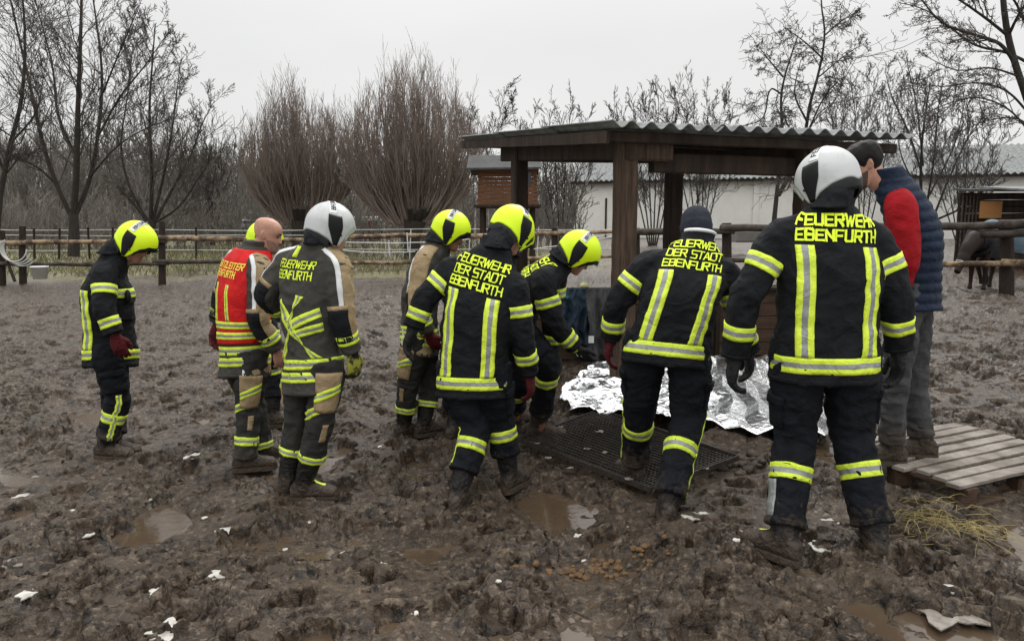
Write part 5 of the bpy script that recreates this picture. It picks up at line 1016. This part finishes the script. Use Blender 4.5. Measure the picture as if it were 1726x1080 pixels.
# ---------------------------------------------------------------- ponies
def pony(x, y, yaw, h, lab, rug, graze, group=None):
    z = float(ground(x, y)); f, r = yawv(yaw); s = h / 1.15; W = lambda a, b, c: A(x, y, z) + f * a * s + r * b * s + A(0, 0, c * s); t = thing('pony', lab, 'pony', A(x, y, z), group)
    tk = [-.62, -.5, -.25, .05, .32, .5]; hh = [.92, .93, .90, .87, .88, .86]; rz = [.12, .24, .27, .29, .28, .20]; rw = [.10, .20, .235, .25, .21, .15]
    l = Loft(tk, [W(a, 0, b) for a, b in zip(tk, hh)], [A(0, 0, 1)] * 6, [r] * 6, np.array(rw) * s, np.array(rz) * s, np.array(rz) * s, 2.1); gs = [l.geo(40, 60)]
    nk = [W(.42, 0, .95), W(.66, 0, .98 if not graze else .90), W(.86, 0, 1.08 if not graze else .78), W(.94, 0, 1.12 if not graze else .68)]; gs.append(limb(nk, [(0, .20 * s), (.5, .14 * s), (1, .10 * s)], A(0, 0, 1), fold=0, flat=1.25).geo(24, 30))
    hd = nk[-1]; dn = A(0, 0, -1) * (.75 if graze else .55) + f * .6; dn = nrm(dn); gs.append(limb([hd - dn * .06 * s, hd + dn * .14 * s, hd + dn * .34 * s, hd + dn * .42 * s], [(0, .095 * s), (.3, .10 * s), (.75, .062 * s), (1, .055 * s)], f, fold=0, flat=1.15).geo(20, 30))
    for sg in (-1, 1): gs.append(Geo().tube([hd + r * sg * .05 * s, hd + r * sg * .075 * s + A(0, 0, .13 * s)], [.03 * s, .008 * s], 8))
    for sg in (-1, 1):
        b = sg * .12
        gs.append(limb([W(.34, b, .80), W(.36, b, .60), W(.35, b, .34), W(.35, b, .12), W(.38, b, .0)], [(0, .10 * s), (.3, .065 * s), (.58, .045 * s), (.62, .042 * s), (.88, .032 * s), (1, .052 * s)], f, fold=0).geo(16, 50))
        gs.append(limb([W(-.42, b, .85), W(-.36, b, .64), W(-.55, b, .40), W(-.48, b, .14), W(-.44, b, .0)], [(0, .15 * s), (.3, .10 * s), (.5, .052 * s), (.7, .042 * s), (.9, .034 * s), (1, .052 * s)], f, fold=0).geo(16, 50))
    V, F_, N_ = remesh(cat_geo(*gs), .016, 5); part('body', (V, F_), K['horse'], t)
    part('tail', Geo().tube([W(-.60, 0, 1.0), W(-.70, 0, .80), W(-.70, 0, .45)], [.03, .06, .02], 8), K['hair'], t); part('mane', Geo().tube([q + A(0, 0, .15 * s) for q in nk[:3]], [.03, .04, .03], 8), K['hair'], t)
    u = np.linspace(-2.15, 2.15, 50); T = np.linspace(-.60, .40, 60); P = l.P(u[None], T[:, None], .022); P = P + (.014 * pn3(P * 7, 9))[..., None] * A(.5, 1, .2)
    low = np.clip((np.abs(u) - 1.5) / .65, 0, 1)[None, :, None]; P = P - A(0, 0, 1) * low * .10 * s; Pi = P - (P - W(0, 0, .88)) * .03; ru = part('rug', Geo().grid(np.concatenate([P, Pi[::-1]], 0)), K[rug], t)
    if graze: part('neck_cover', limb([W(.34, 0, .90)] + [nk[0], nk[1] * .7 + nk[0] * .3], [(0, .27 * s), (.5, .235 * s), (1, .175 * s)], A(0, 0, 1), fold=.04, flat=1.2, seed=4).geo(30, 24), K[rug], t)
    hl = part('halter', Geo().tube([hd + dn * .22 * s + (r * math.cos(q) * .092 + np.cross(dn, r) * math.sin(q) * .105) * s for q in np.linspace(0, 2 * math.pi, 20)], .008, 6), K['tape'], t)
    part('cheek_strap', Geo().tube([hd + dn * .22 * s + r * .09 * s, hd + r * .105 * s, hd + r * .07 * s - f * .02 + A(0, 0, .09 * s)], .008, 6), K['tape'], t); return t
c = at(1652, 480, 13.6); pony(c[0] + .1, 13.6, -125, 1.10, 'dark pony in a black rug and light halter behind the right fence', 'rugk', True)
c = at(1702, 485, 14.3); pony(c[0], 14.3, 97, 1.18, 'pony in a blue rug behind the thick right fence post', 'rugb', False)
# ---------------------------------------------------------------- parked things far behind
t = thing('farm_trailer', 'dark red farm trailer with pale tarpaulin parked behind the silver helmet', 'trailer', A(*at(620, 395, 42)))
a, b_ = at(600, 392, 42), at(650, 372, 42); m_ = (a[2] + b_[2]) / 2
part('body', Geo().beam((a[0], 42, m_), (b_[0] - .4, 42, m_), 2.0, b_[2] - a[2], n=3), K['carr'], t, smooth=False); part('tarpaulin', Geo().beam((a[0] - .2, 42, b_[2] + .10), (b_[0] - .1, 42, b_[2] + .10), 2.1, .22, n=8, jit=.04), K['tape'], t, smooth=False)
for x in (a[0] + .3, b_[0] - .3): part('wheel', Geo().tube([(x, 40.9, a[2] - .05), (x, 41.1, a[2] - .05)], .35, 18), K['plastic'], t)
t = thing('parked_jeep', 'small grey off-road vehicle parked beyond the fence left of the bald head', 'car', A(*at(430, 396, 42)))
a, b_ = at(413, 392, 42), at(432, 372, 42)
part('body', Geo().beam((a[0], 42, a[2] + .25), (a[0] + 1.9, 42, a[2] + .25), 1.5, .5, n=3, ch=.2), K['carg'], t, smooth=False); part('roof', Geo().beam((a[0] + .1, 42, b_[2]), (a[0] + 1.4, 42, b_[2]), 1.4, .12, n=4, ch=.4), K['carg'], t, smooth=False)
part('window', Geo().beam((a[0] + .2, 42, (a[2] + .5 + b_[2]) / 2), (a[0] + 1.3, 42, (a[2] + .5 + b_[2]) / 2), 1.34, b_[2] - a[2] - .55), K['glass'], t, smooth=False)
for x in (a[0] + .3, a[0] + 1.5): part('wheel', Geo().tube([(x, 41.15, a[2]), (x, 41.4, a[2])], .32, 18), K['plastic'], t)
t = thing('concrete_trough', 'low grey concrete block between the fence posts before the barn', 'concrete block', A(*at(1240, 405, 26)))
a, b_ = at(1235, 403, 26), at(1276, 388, 26); part('block', Geo().beam((a[0], 26, a[2] + .1), (b_[0], 26, a[2] + .1), .8, b_[2] - a[2] + .1, n=2), K['pstone'], t, smooth=False)
# ---------------------------------------------------------------- trees
def polytubes(P, r0, r1, nu):
    """P (M,Kp,3) polylines -> one mesh"""
    M, Kp = P.shape[:2]
    if M == 0: return None
    T = nrm(np.gradient(P, axis=1)); a = np.where(np.abs(T[:, :1, 2:3]) > .9, A(1, 0, 0), A(0, 0, 1)); X = nrm(np.cross(T, np.broadcast_to(a, T.shape))); Y = np.cross(T, X); s = np.linspace(0, 1, Kp)[None]
    r = r0[:, None] * (1 - s) + r1[:, None] * s; an = np.arange(nu) * 2 * math.pi / nu
    V = P[:, :, None] + r[..., None, None] * (X[:, :, None] * np.cos(an)[:, None] + Y[:, :, None] * np.sin(an)[:, None]); V = V.reshape(-1, 3)
    m, k_, u = np.meshgrid(np.arange(M), np.arange(Kp - 1), np.arange(nu), indexing='ij'); b = m * Kp * nu; u2 = (u + 1) % nu
    F = np.stack([b + k_ * nu + u, b + k_ * nu + u2, b + (k_ + 1) * nu + u2, b + (k_ + 1) * nu + u], -1).reshape(-1, 4); g = Geo(); g.add(V, F); return g
def children(P, r0, r1, n, ang, ratio, tmin=.2, up=.25, jit=.25, rr=.55, rmin=.004, Kp=6, tap=1.):
    M, K0 = P.shape[:2]; t = tmin + (1 - tmin) * (np.arange(n)[None] + RG.random((M, n))) / n; x = t * (K0 - 1); i = np.minimum(x.astype(int), K0 - 2); f = (x - i)[..., None]; m = np.arange(M)[:, None]
    p = P[m, i] * (1 - f) + P[m, i + 1] * f; tan = nrm(P[m, i + 1] - P[m, i]); L_ = np.linalg.norm(np.diff(P, axis=1), axis=-1).sum(1)[:, None]
    rd = RG.normal(size=tan.shape); pe = nrm(rd - tan * (rd * tan).sum(-1, keepdims=True)); th = np.radians(RG.uniform(ang[0], ang[1], t.shape))[..., None]; d = nrm(tan * np.cos(th) + pe * np.sin(th) + A(0, 0, up))
    ln = (L_ * ratio * (1 - .55 * tap * t) * RG.uniform(.6, 1.25, t.shape))[..., None, None]; s = np.linspace(0, 1, Kp)[None, None, :, None]; cur = RG.normal(size=(M, n, 1, 3)) * jit; wob_ = np.cumsum(RG.normal(size=(M, n, Kp, 3)) * jit * .16, axis=2) * (s > 0)
    Q = p[:, :, None] + (d[:, :, None] * s + cur * s * s * .5 + wob_ + A(0, 0, up * .6) * s * s) * ln
    rp = r0[:, None] * (1 - t) + r1[:, None] * t; c0 = np.maximum(rp * rr, rmin); c1 = np.maximum(c0 * .35, rmin); return Q.reshape(-1, Kp, 3), c0.ravel(), c1.ravel()
def resamp(pts, Kp=10):
    pts = np.array(pts, float); d = np.concatenate([[0], np.cumsum(np.linalg.norm(np.diff(pts, axis=0), axis=1))]); t = np.linspace(0, d[-1], Kp); return herm(d, pts, t)
def tree(name, lab, D, trunk, stems, lv, mt='bark', mtw='twig', rmin=None, sub=None, cat='tree', group=None, spread=1.2, thin=.54):
    """trunk/stems: lists of ([(px,py[,dy])...], r0, r1) read off the photograph"""
    rmin = rmin or .00027 * D
    def conv(l, is_stem=True):
        out = []
        for pl, a, b in l:
            off = RG.uniform(-spread, spread) if is_stem else 0; n_ = len(pl)
            out.append((resamp([at(q[0], q[1], D + (q[2] if len(q) > 2 else off * k_ / max(1, n_ - 1))) for k_, q in enumerate(pl)]), a * thin, b * thin))
        return out
    tr, st = conv(trunk, False), conv(stems); b0 = (tr or st)[0][0][0]; org = A(b0[0], b0[1], float(ground(b0[0], b0[1]))); t = thing(name, lab, cat, org, group)
    g = Geo()
    for P, a, b in tr + st: g.tube(resamp(P, 24), np.linspace(a, b, 24), 9, rough=.10, seed=3)
    part('trunk', g, K[mt], t); P = np.array([q[0] for q in st]); r0 = np.array([q[1] for q in st]); r1 = np.array([q[2] for q in st]); gs = []
    for k_, kw in enumerate(lv):
        P, r0, r1 = children(P, r0, r1, rmin=rmin, **kw); gs.append(polytubes(P, r0, r1, 5 if k_ == 0 else 3))
    part('crown', cat_geo(*gs), K[mtw], t); return t
LV = [dict(n=18, ang=(25, 55), ratio=.36, up=.22, tmin=.12, rr=.36, jit=.2), dict(n=8, ang=(25, 55), ratio=.50, up=.10, tmin=.12, rr=.5, jit=.2), dict(n=5, ang=(20, 50), ratio=.55, up=.06, jit=.2)]
tree('bare_tree', 'tall bare tree with several dark stems behind the left fence', 24, [([(124, 432), (125, 400), (124, 360)], .34, .26)],
 [([(124, 362), (129, 290), (131, 200), (135, 90), (139, -60)], .20, .05), ([(120, 365), (95, 310), (72, 240), (52, 150), (22, 20), (5, -60)], .14, .03), ([(128, 362), (152, 300), (166, 220), (172, 130), (160, 20), (150, -50)], .14, .03), ([(96, 312), (60, 280), (20, 262), (-30, 240)], .07, .02), ([(131, 270), (100, 200), (88, 110), (62, 10), (50, -40)], .08, .02), ([(165, 230), (205, 160), (245, 110), (280, 60)], .07, .02), ([(168, 170), (205, 80), (235, 10)], .06, .02), ([(150, 300), (200, 245), (250, 215), (290, 200)], .06, .015)], LV)
tree('bare_tree', 'bare tree cut by the left edge of the photo', 19, [([(-14, 445), (-8, 400), (0, 330)], .2, .14)], [([(0, 332), (16, 250), (34, 180), (42, 90), (36, -40)], .13, .03), ([(20, 240), (60, 190), (75, 120)], .05, .015), ([(8, 290), (-30, 200), (-40, 100), (-20, 0)], .08, .02), ([(5, 300), (40, 262), (70, 255)], .04, .012)], LV)
tree('bare_tree', 'spreading bare tree right of the tall one at the left', 28, [([(262, 425), (258, 395), (256, 370)], .32, .25)],
 [([(254, 372), (256, 290), (252, 190), (258, 90), (262, 40)], .15, .03), ([(262, 372), (290, 320), (322, 260), (345, 200), (362, 170)], .11, .02), ([(258, 372), (275, 300), (290, 220), (300, 140), (305, 100)], .11, .02), ([(250, 372), (225, 330), (205, 260), (215, 160), (222, 90)], .10, .02), ([(262, 375), (300, 350), (335, 300), (360, 262)], .08, .015), ([(246, 372), (222, 340), (200, 318)], .09, .04)], LV)
def willow(name, lab, cx, base, D, half, top, n, seed, tall=None):
    global RG; RG = np.random.default_rng(seed); b = at(cx, base, D); tz = at(cx, top, D)[2]; kz = at(cx, 372, D)[2]; org = A(b[0], b[1], float(ground(b[0], b[1]))); t = thing(name, lab, 'willow', org)
    g = Geo(); g.tube([org - A(0, 0, .2), A(b[0], D, (org[2] + kz) / 2), A(b[0] + .1, D, kz)], [.34, .28, .40], 12, rough=.25, seed=3)
    for k_ in range(7): an = rnd.uniform(0, 6.28); g.tube([A(b[0], D, kz - .2), A(b[0] + math.cos(an) * .7, D + math.sin(an) * .7, kz + .45)], [.16, .09], 8, rough=.2, seed=k_)
    part('trunk', g, K['bark'], t); hw = half / FP * D; M = n; an = RG.uniform(0, 2 * math.pi, M); ro = np.sqrt(RG.random(M)); H_ = (tz - kz) * (1 - .44 * ro ** 2.2) * RG.uniform(.80, 1.0, M)
    s = np.linspace(0, 1, 8)[None]; x = b[0] + np.cos(an)[:, None] * (.9 * (1 - s) * ro[:, None] + ro[:, None] * hw * (2.0 * s - 1.0 * s * s)); y = D + np.sin(an)[:, None] * (ro[:, None] * hw * .8 * s); z = kz - .1 + H_[:, None] * (s ** .95) * (1 - .0 * ro[:, None])
    P = np.stack([x, y, z], -1) + np.cumsum(RG.normal(size=(M, 8, 3)) * .045, axis=1); r0 = RG.uniform(.016, .038, M); r1 = np.full(M, .007); gs = [polytubes(P, r0, r1, 5)]
    Q, a, c = children(P, r0, r1, 11, (10, 34), .30, .15, .25, .14, .5, .0048, 5, .7); gs.append(polytubes(Q, a, c, 3)); Q2, a2, c2 = children(Q, a, c, 4, (12, 34), .5, .1, .2, .12, .6, .0042, 4); gs.append(polytubes(Q2, a2, c2, 3)); part('crown', cat_geo(*gs), K['willow'], t)
willow('willow_bush', 'left one of the two big leafless reddish willows', 505, 402, 27, 94, 146, 165, 21)
willow('willow_bush', 'right one of the two big leafless reddish willows, behind the yellow helmets', 695, 402, 26, 118, 112, 205, 22)
RG = np.random.default_rng(77)
LB_ = [dict(n=12, ang=(20, 50), ratio=.36, up=.25, tmin=.2), dict(n=8, ang=(20, 50), ratio=.45, up=.1), dict(n=5, ang=(20, 55), ratio=.5, up=.0)]
tree('birch_tree', 'slender pale birch rising left of the shelter roof', 30, [], [([(800, 420), (803, 340), (815, 280), (836, 225), (848, 165)], .07, .02), ([(812, 300), (790, 240), (800, 190)], .04, .015), ([(836, 225), (862, 190), (866, 160)], .03, .012), ([(822, 420), (824, 330), (822, 250), (806, 200)], .045, .015)], LB_, mt='birch')
for i, (x0, tp, hw, lab) in enumerate(((945, 168, 62, 'thin bare bush tree behind the left end of the shelter roof'), (1100, 148, 45, 'feathery bare tree above the middle of the shelter roof'), (1180, 140, 45, 'feathery bare tree right of the middle of the shelter roof'), (1452, 110, 48, 'pale feathery bare tree above the right end of the roof'), (355, 238, 40, 'small bare tree at the woods edge left of the willows'), (1620, 150, 60, 'bare bush tree above the barn roof at the right'))):
    RG = np.random.default_rng(100 + i); st = []
    for k_ in range(6): u = (k_ - 2.5) / 2.5; st.append(([(x0 + u * 6, 415), (x0 + u * hw * .6, 300 + 20 * abs(u)), (x0 + u * hw * 1.0, (300 + tp) / 2 + 15 * abs(u)), (x0 + u * hw * 1.25 + rnd.uniform(-8, 8), tp + 40 * abs(u) + rnd.uniform(0, 25))], .07, .012))
    tree('bare_bush_tree', lab, 33 + i, [], st, [dict(n=14, ang=(18, 50), ratio=.32, up=.25, rr=.4), dict(n=8, ang=(15, 50), ratio=.42, up=.15), dict(n=4, ang=(15, 50), ratio=.5, up=.1)], group=None)
RG = np.random.default_rng(200)
tree('bare_tree', 'dark double-stemmed bare tree standing behind the shelter roof, drooping twigs', 22, [([(1302, 425), (1304, 380)], .20, .17)],
 [([(1304, 380), (1312, 300), (1318, 230), (1318, 150), (1330, 105), (1345, 60)], .13, .03), ([(1312, 330), (1355, 240), (1362, 190), (1378, 130), (1390, 60), (1384, 0), (1384, -30)], .12, .03), ([(1318, 160), (1300, 150), (1285, 200), (1240, 215)], .05, .015), ([(1320, 130), (1295, 100), (1278, 78)], .05, .015), ([(1390, 60), (1420, 35), (1450, 20)], .045, .012), ([(1388, 100), (1355, 70), (1320, 45)], .05, .015), ([(1360, 205), (1340, 160), (1350, 100)], .06, .015), ([(1362, 220), (1400, 150), (1412, 138)], .05, .03), ([(1355, 240), (1330, 215), (1320, 190)], .05, .02), ([(1380, 130), (1430, 90), (1462, 70)], .04, .012)],
 [dict(n=11, ang=(30, 70), ratio=.42, up=.0, tmin=.15, jit=.45, rr=.4), dict(n=8, ang=(30, 70), ratio=.48, up=-.08, jit=.45, rr=.5), dict(n=6, ang=(25, 70), ratio=.5, up=-.12, jit=.45)])
tree('bare_tree', 'bare tree with many rising stems behind the man in the navy vest', 20, [([(1562, 440), (1560, 370)], .14, .11)],
 [([(1556, 380), (1552, 300), (1556, 220), (1568, 140)], .09, .02), ([(1560, 360), (1575, 260), (1582, 180), (1590, 130)], .06, .015), ([(1556, 300), (1530, 220), (1502, 160), (1492, 120)], .06, .015), ([(1570, 375), (1600, 300), (1640, 220), (1665, 190)], .06, .015), ([(1568, 375), (1630, 345), (1662, 318), (1690, 295)], .06, .02), ([(1556, 280), (1545, 180), (1530, 110)], .05, .012), ([(1566, 330), (1610, 240), (1628, 160)], .05, .012), ([(1554, 330), (1522, 270), (1510, 220)], .05, .012)], [dict(n=11, ang=(20, 55), ratio=.36, up=.2, rr=.4), dict(n=8, ang=(20, 55), ratio=.45, up=.12, rr=.5), dict(n=5, ang=(20, 55), ratio=.5, up=.05)])
tree('bare_tree', 'near bare tree whose long boughs reach in from the right edge', 13, [([(1775, 560), (1772, 400), (1760, 260), (1722, 140), (1700, 70), (1688, -40)], .17, .08)],
 [([(1712, 110), (1690, 78), (1640, 58), (1590, 40), (1545, -10)], .065, .015), ([(1740, 110), (1700, 90), (1640, 75), (1600, 45), (1555, 15), (1515, 5)], .05, .012), ([(1742, 200), (1690, 150), (1640, 140), (1590, 146), (1540, 140)], .04, .010), ([(1760, 260), (1700, 185), (1650, 165), (1590, 178), (1530, 210)], .035, .010), ([(1698, 60), (1660, 30), (1600, -10), (1560, -30)], .05, .015), ([(1755, 240), (1715, 200), (1660, 205), (1610, 225)], .03, .008), ([(1700, 60), (1720, 20), (1750, -20)], .05, .02), ([(1720, 130), (1670, 115), (1610, 118), (1560, 95)], .035, .009), ([(1770, 120), (1730, 40), (1700, -10), (1640, -30)], .05, .02)],
 [dict(n=14, ang=(25, 65), ratio=.30, up=.04, tmin=.2, jit=.35), dict(n=7, ang=(25, 65), ratio=.5, up=.0, jit=.35), dict(n=5, ang=(25, 65), ratio=.5, up=-.02, jit=.35)], spread=.8)
# ---------------------------------------------------------------- far woods, undergrowth, dead grass
RG = np.random.default_rng(300)
def thicket(name, n, xr, yr, hr, lab, m, cat, sub=(9, 5), r=.05, rm=.016, dens=None):
    x = RG.uniform(*xr, n); y = RG.uniform(*yr, n); z = ground(x, y); h_ = RG.uniform(*hr, n)
    if dens is not None: h_ = h_ * dens(x, y)
    P = np.stack([x, y, z - .2], -1)[:, None] + np.linspace(0, 1, 6)[None, :, None] * (np.stack([RG.normal(size=n) * .10, RG.normal(size=n) * .1, np.ones(n)], -1) * h_[:, None])[:, None]; P += np.cumsum(RG.normal(size=P.shape) * .05, axis=1)
    r0 = RG.uniform(.6, 1.6, n) * r; gs = [polytubes(P, r0, r0 * .3, 5)]; Q, a, b = children(P, r0, r0 * .3, sub[0], (20, 55), .36, .12, .3, .2, .5, rm, 5, .6); gs.append(polytubes(Q, a, b, 3))
    if sub[1]: Q, a, b = children(Q, a, b, sub[1], (20, 55), .5, .1, .15, .2, .6, rm, 4); gs.append(polytubes(Q, a, b, 3))
    part(name, cat_geo(*gs), K[m], label=lab, cat=cat, kind='stuff', org=A(0, 0, 0))
thicket('far_woods', 900, (-62, 2), (54, 86), (5.5, 8.5), 'dense leafless woods along the horizon behind the left fence', 'woods', 'woods', (9, 6), .07, .017, lambda x, y: np.interp(x / y * FP + CX, [0, 330, 440, 800], [1.0, 1.0, .82, .62]))
thicket('far_woods', 420, (2, 60), (62, 86), (3.5, 6.5), 'leafless trees beyond the barn', 'woods', 'woods', (9, 5), .07, .018)
thicket('brambles', 1500, (-34, 3), (30, 50), (.7, 2.6), 'tangled dark undergrowth below the woods', 'woods', 'undergrowth', (8, 3), .018, .012)
x = RG.uniform(-1, 1, 9000); y = RG.uniform(19.5, 34, 9000); x = -13 + x * 14; z = ground(x, y) + .0; hh = RG.uniform(.05, .28, 9000); P = np.stack([x, y, z], -1)[:, None] + np.linspace(0, 1, 3)[None, :, None] * (np.stack([RG.normal(size=9000) * .5, RG.normal(size=9000) * .5, np.ones(9000)], -1) * hh[:, None])[:, None]
part('dead_grass', polytubes(P, np.full(9000, .014), np.full(9000, .005), 3), K['grass'], label='tufts of dead yellowish grass beyond the left fence', cat='grass', kind='stuff', org=A(0, 0, 0))
# ---------------------------------------------------------------- camera, sky, light
cam = bpy.data.cameras.new('camera'); co = bpy.data.objects.new('camera', cam); COL.objects.link(co); co.location = (0, 0, CAMZ); co.rotation_euler = (math.pi / 2 - PITCH, 0, 0)
cam.sensor_width = 36; cam.lens = 36 * FP / 1726; cam.clip_end = 2000; cam.clip_start = .05; bpy.context.scene.camera = co
w = bpy.data.worlds.new('World'); bpy.context.scene.world = w; w.use_nodes = True; nt = w.node_tree; N = nt.nodes; L = nt.links; bg = N['Background']
sky = N.new('ShaderNodeTexSky'); sky.sky_type = 'NISHITA'; sky.sun_disc = False; sky.sun_elevation = R(46); sky.sun_rotation = R(18)
tc = N.new('ShaderNodeTexCoord'); sx = N.new('ShaderNodeSeparateXYZ'); L.new(tc.outputs['Generated'], sx.inputs[0])
mr = N.new('ShaderNodeMapRange'); mr.interpolation_type = 'SMOOTHSTEP'; mr.inputs[1].default_value = .18; mr.inputs[2].default_value = 1; mr.inputs[3].default_value = 7.7; mr.inputs[4].default_value = 24.0; L.new(sx.outputs[2], mr.inputs[0])
n = N.new('ShaderNodeTexNoise'); n.inputs['Scale'].default_value = 1.6; n.inputs['Detail'].default_value = 4; mp = N.new('ShaderNodeMapping'); mp.inputs['Scale'].default_value = (1, 1, 3.5); L.new(tc.outputs['Generated'], mp.inputs[0]); L.new(mp.outputs[0], n.inputs['Vector'])
nm = N.new('ShaderNodeMapRange'); nm.inputs[3].default_value = .88; nm.inputs[4].default_value = 1.12; L.new(n.outputs[0], nm.inputs[0])
mu = N.new('ShaderNodeMath'); mu.operation = 'MULTIPLY'; L.new(mr.outputs[0], mu.inputs[0]); L.new(nm.outputs[0], mu.inputs[1])
cc = N.new('ShaderNodeCombineColor'); 
for i, f in enumerate((1.0, 1.0, .985)):
    q = N.new('ShaderNodeMath'); q.operation = 'MULTIPLY'; q.inputs[1].default_value = f; L.new(mu.outputs[0], q.inputs[0]); L.new(q.outputs[0], cc.inputs[i])
mx = N.new('ShaderNodeMix'); mx.data_type = 'RGBA'; mx.inputs[0].default_value = .96; L.new(sky.outputs[0], mx.inputs[6]); L.new(cc.outputs[0], mx.inputs[7]); L.new(mx.outputs[2], bg.inputs['Color']); bg.inputs['Strength'].default_value = .1
sl = bpy.data.lights.new('sun', 'SUN'); sl.energy = 1.2; sl.angle = R(20); sl.color = (1, .97, .93); so = bpy.data.objects.new('sun', sl); COL.objects.link(so); so.rotation_euler = (R(-44), 0, R(-18))
vs = bpy.context.scene.view_settings; vs.view_transform = 'Standard'; vs.look = 'None'; vs.gamma = 1; vs.exposure = 0.08
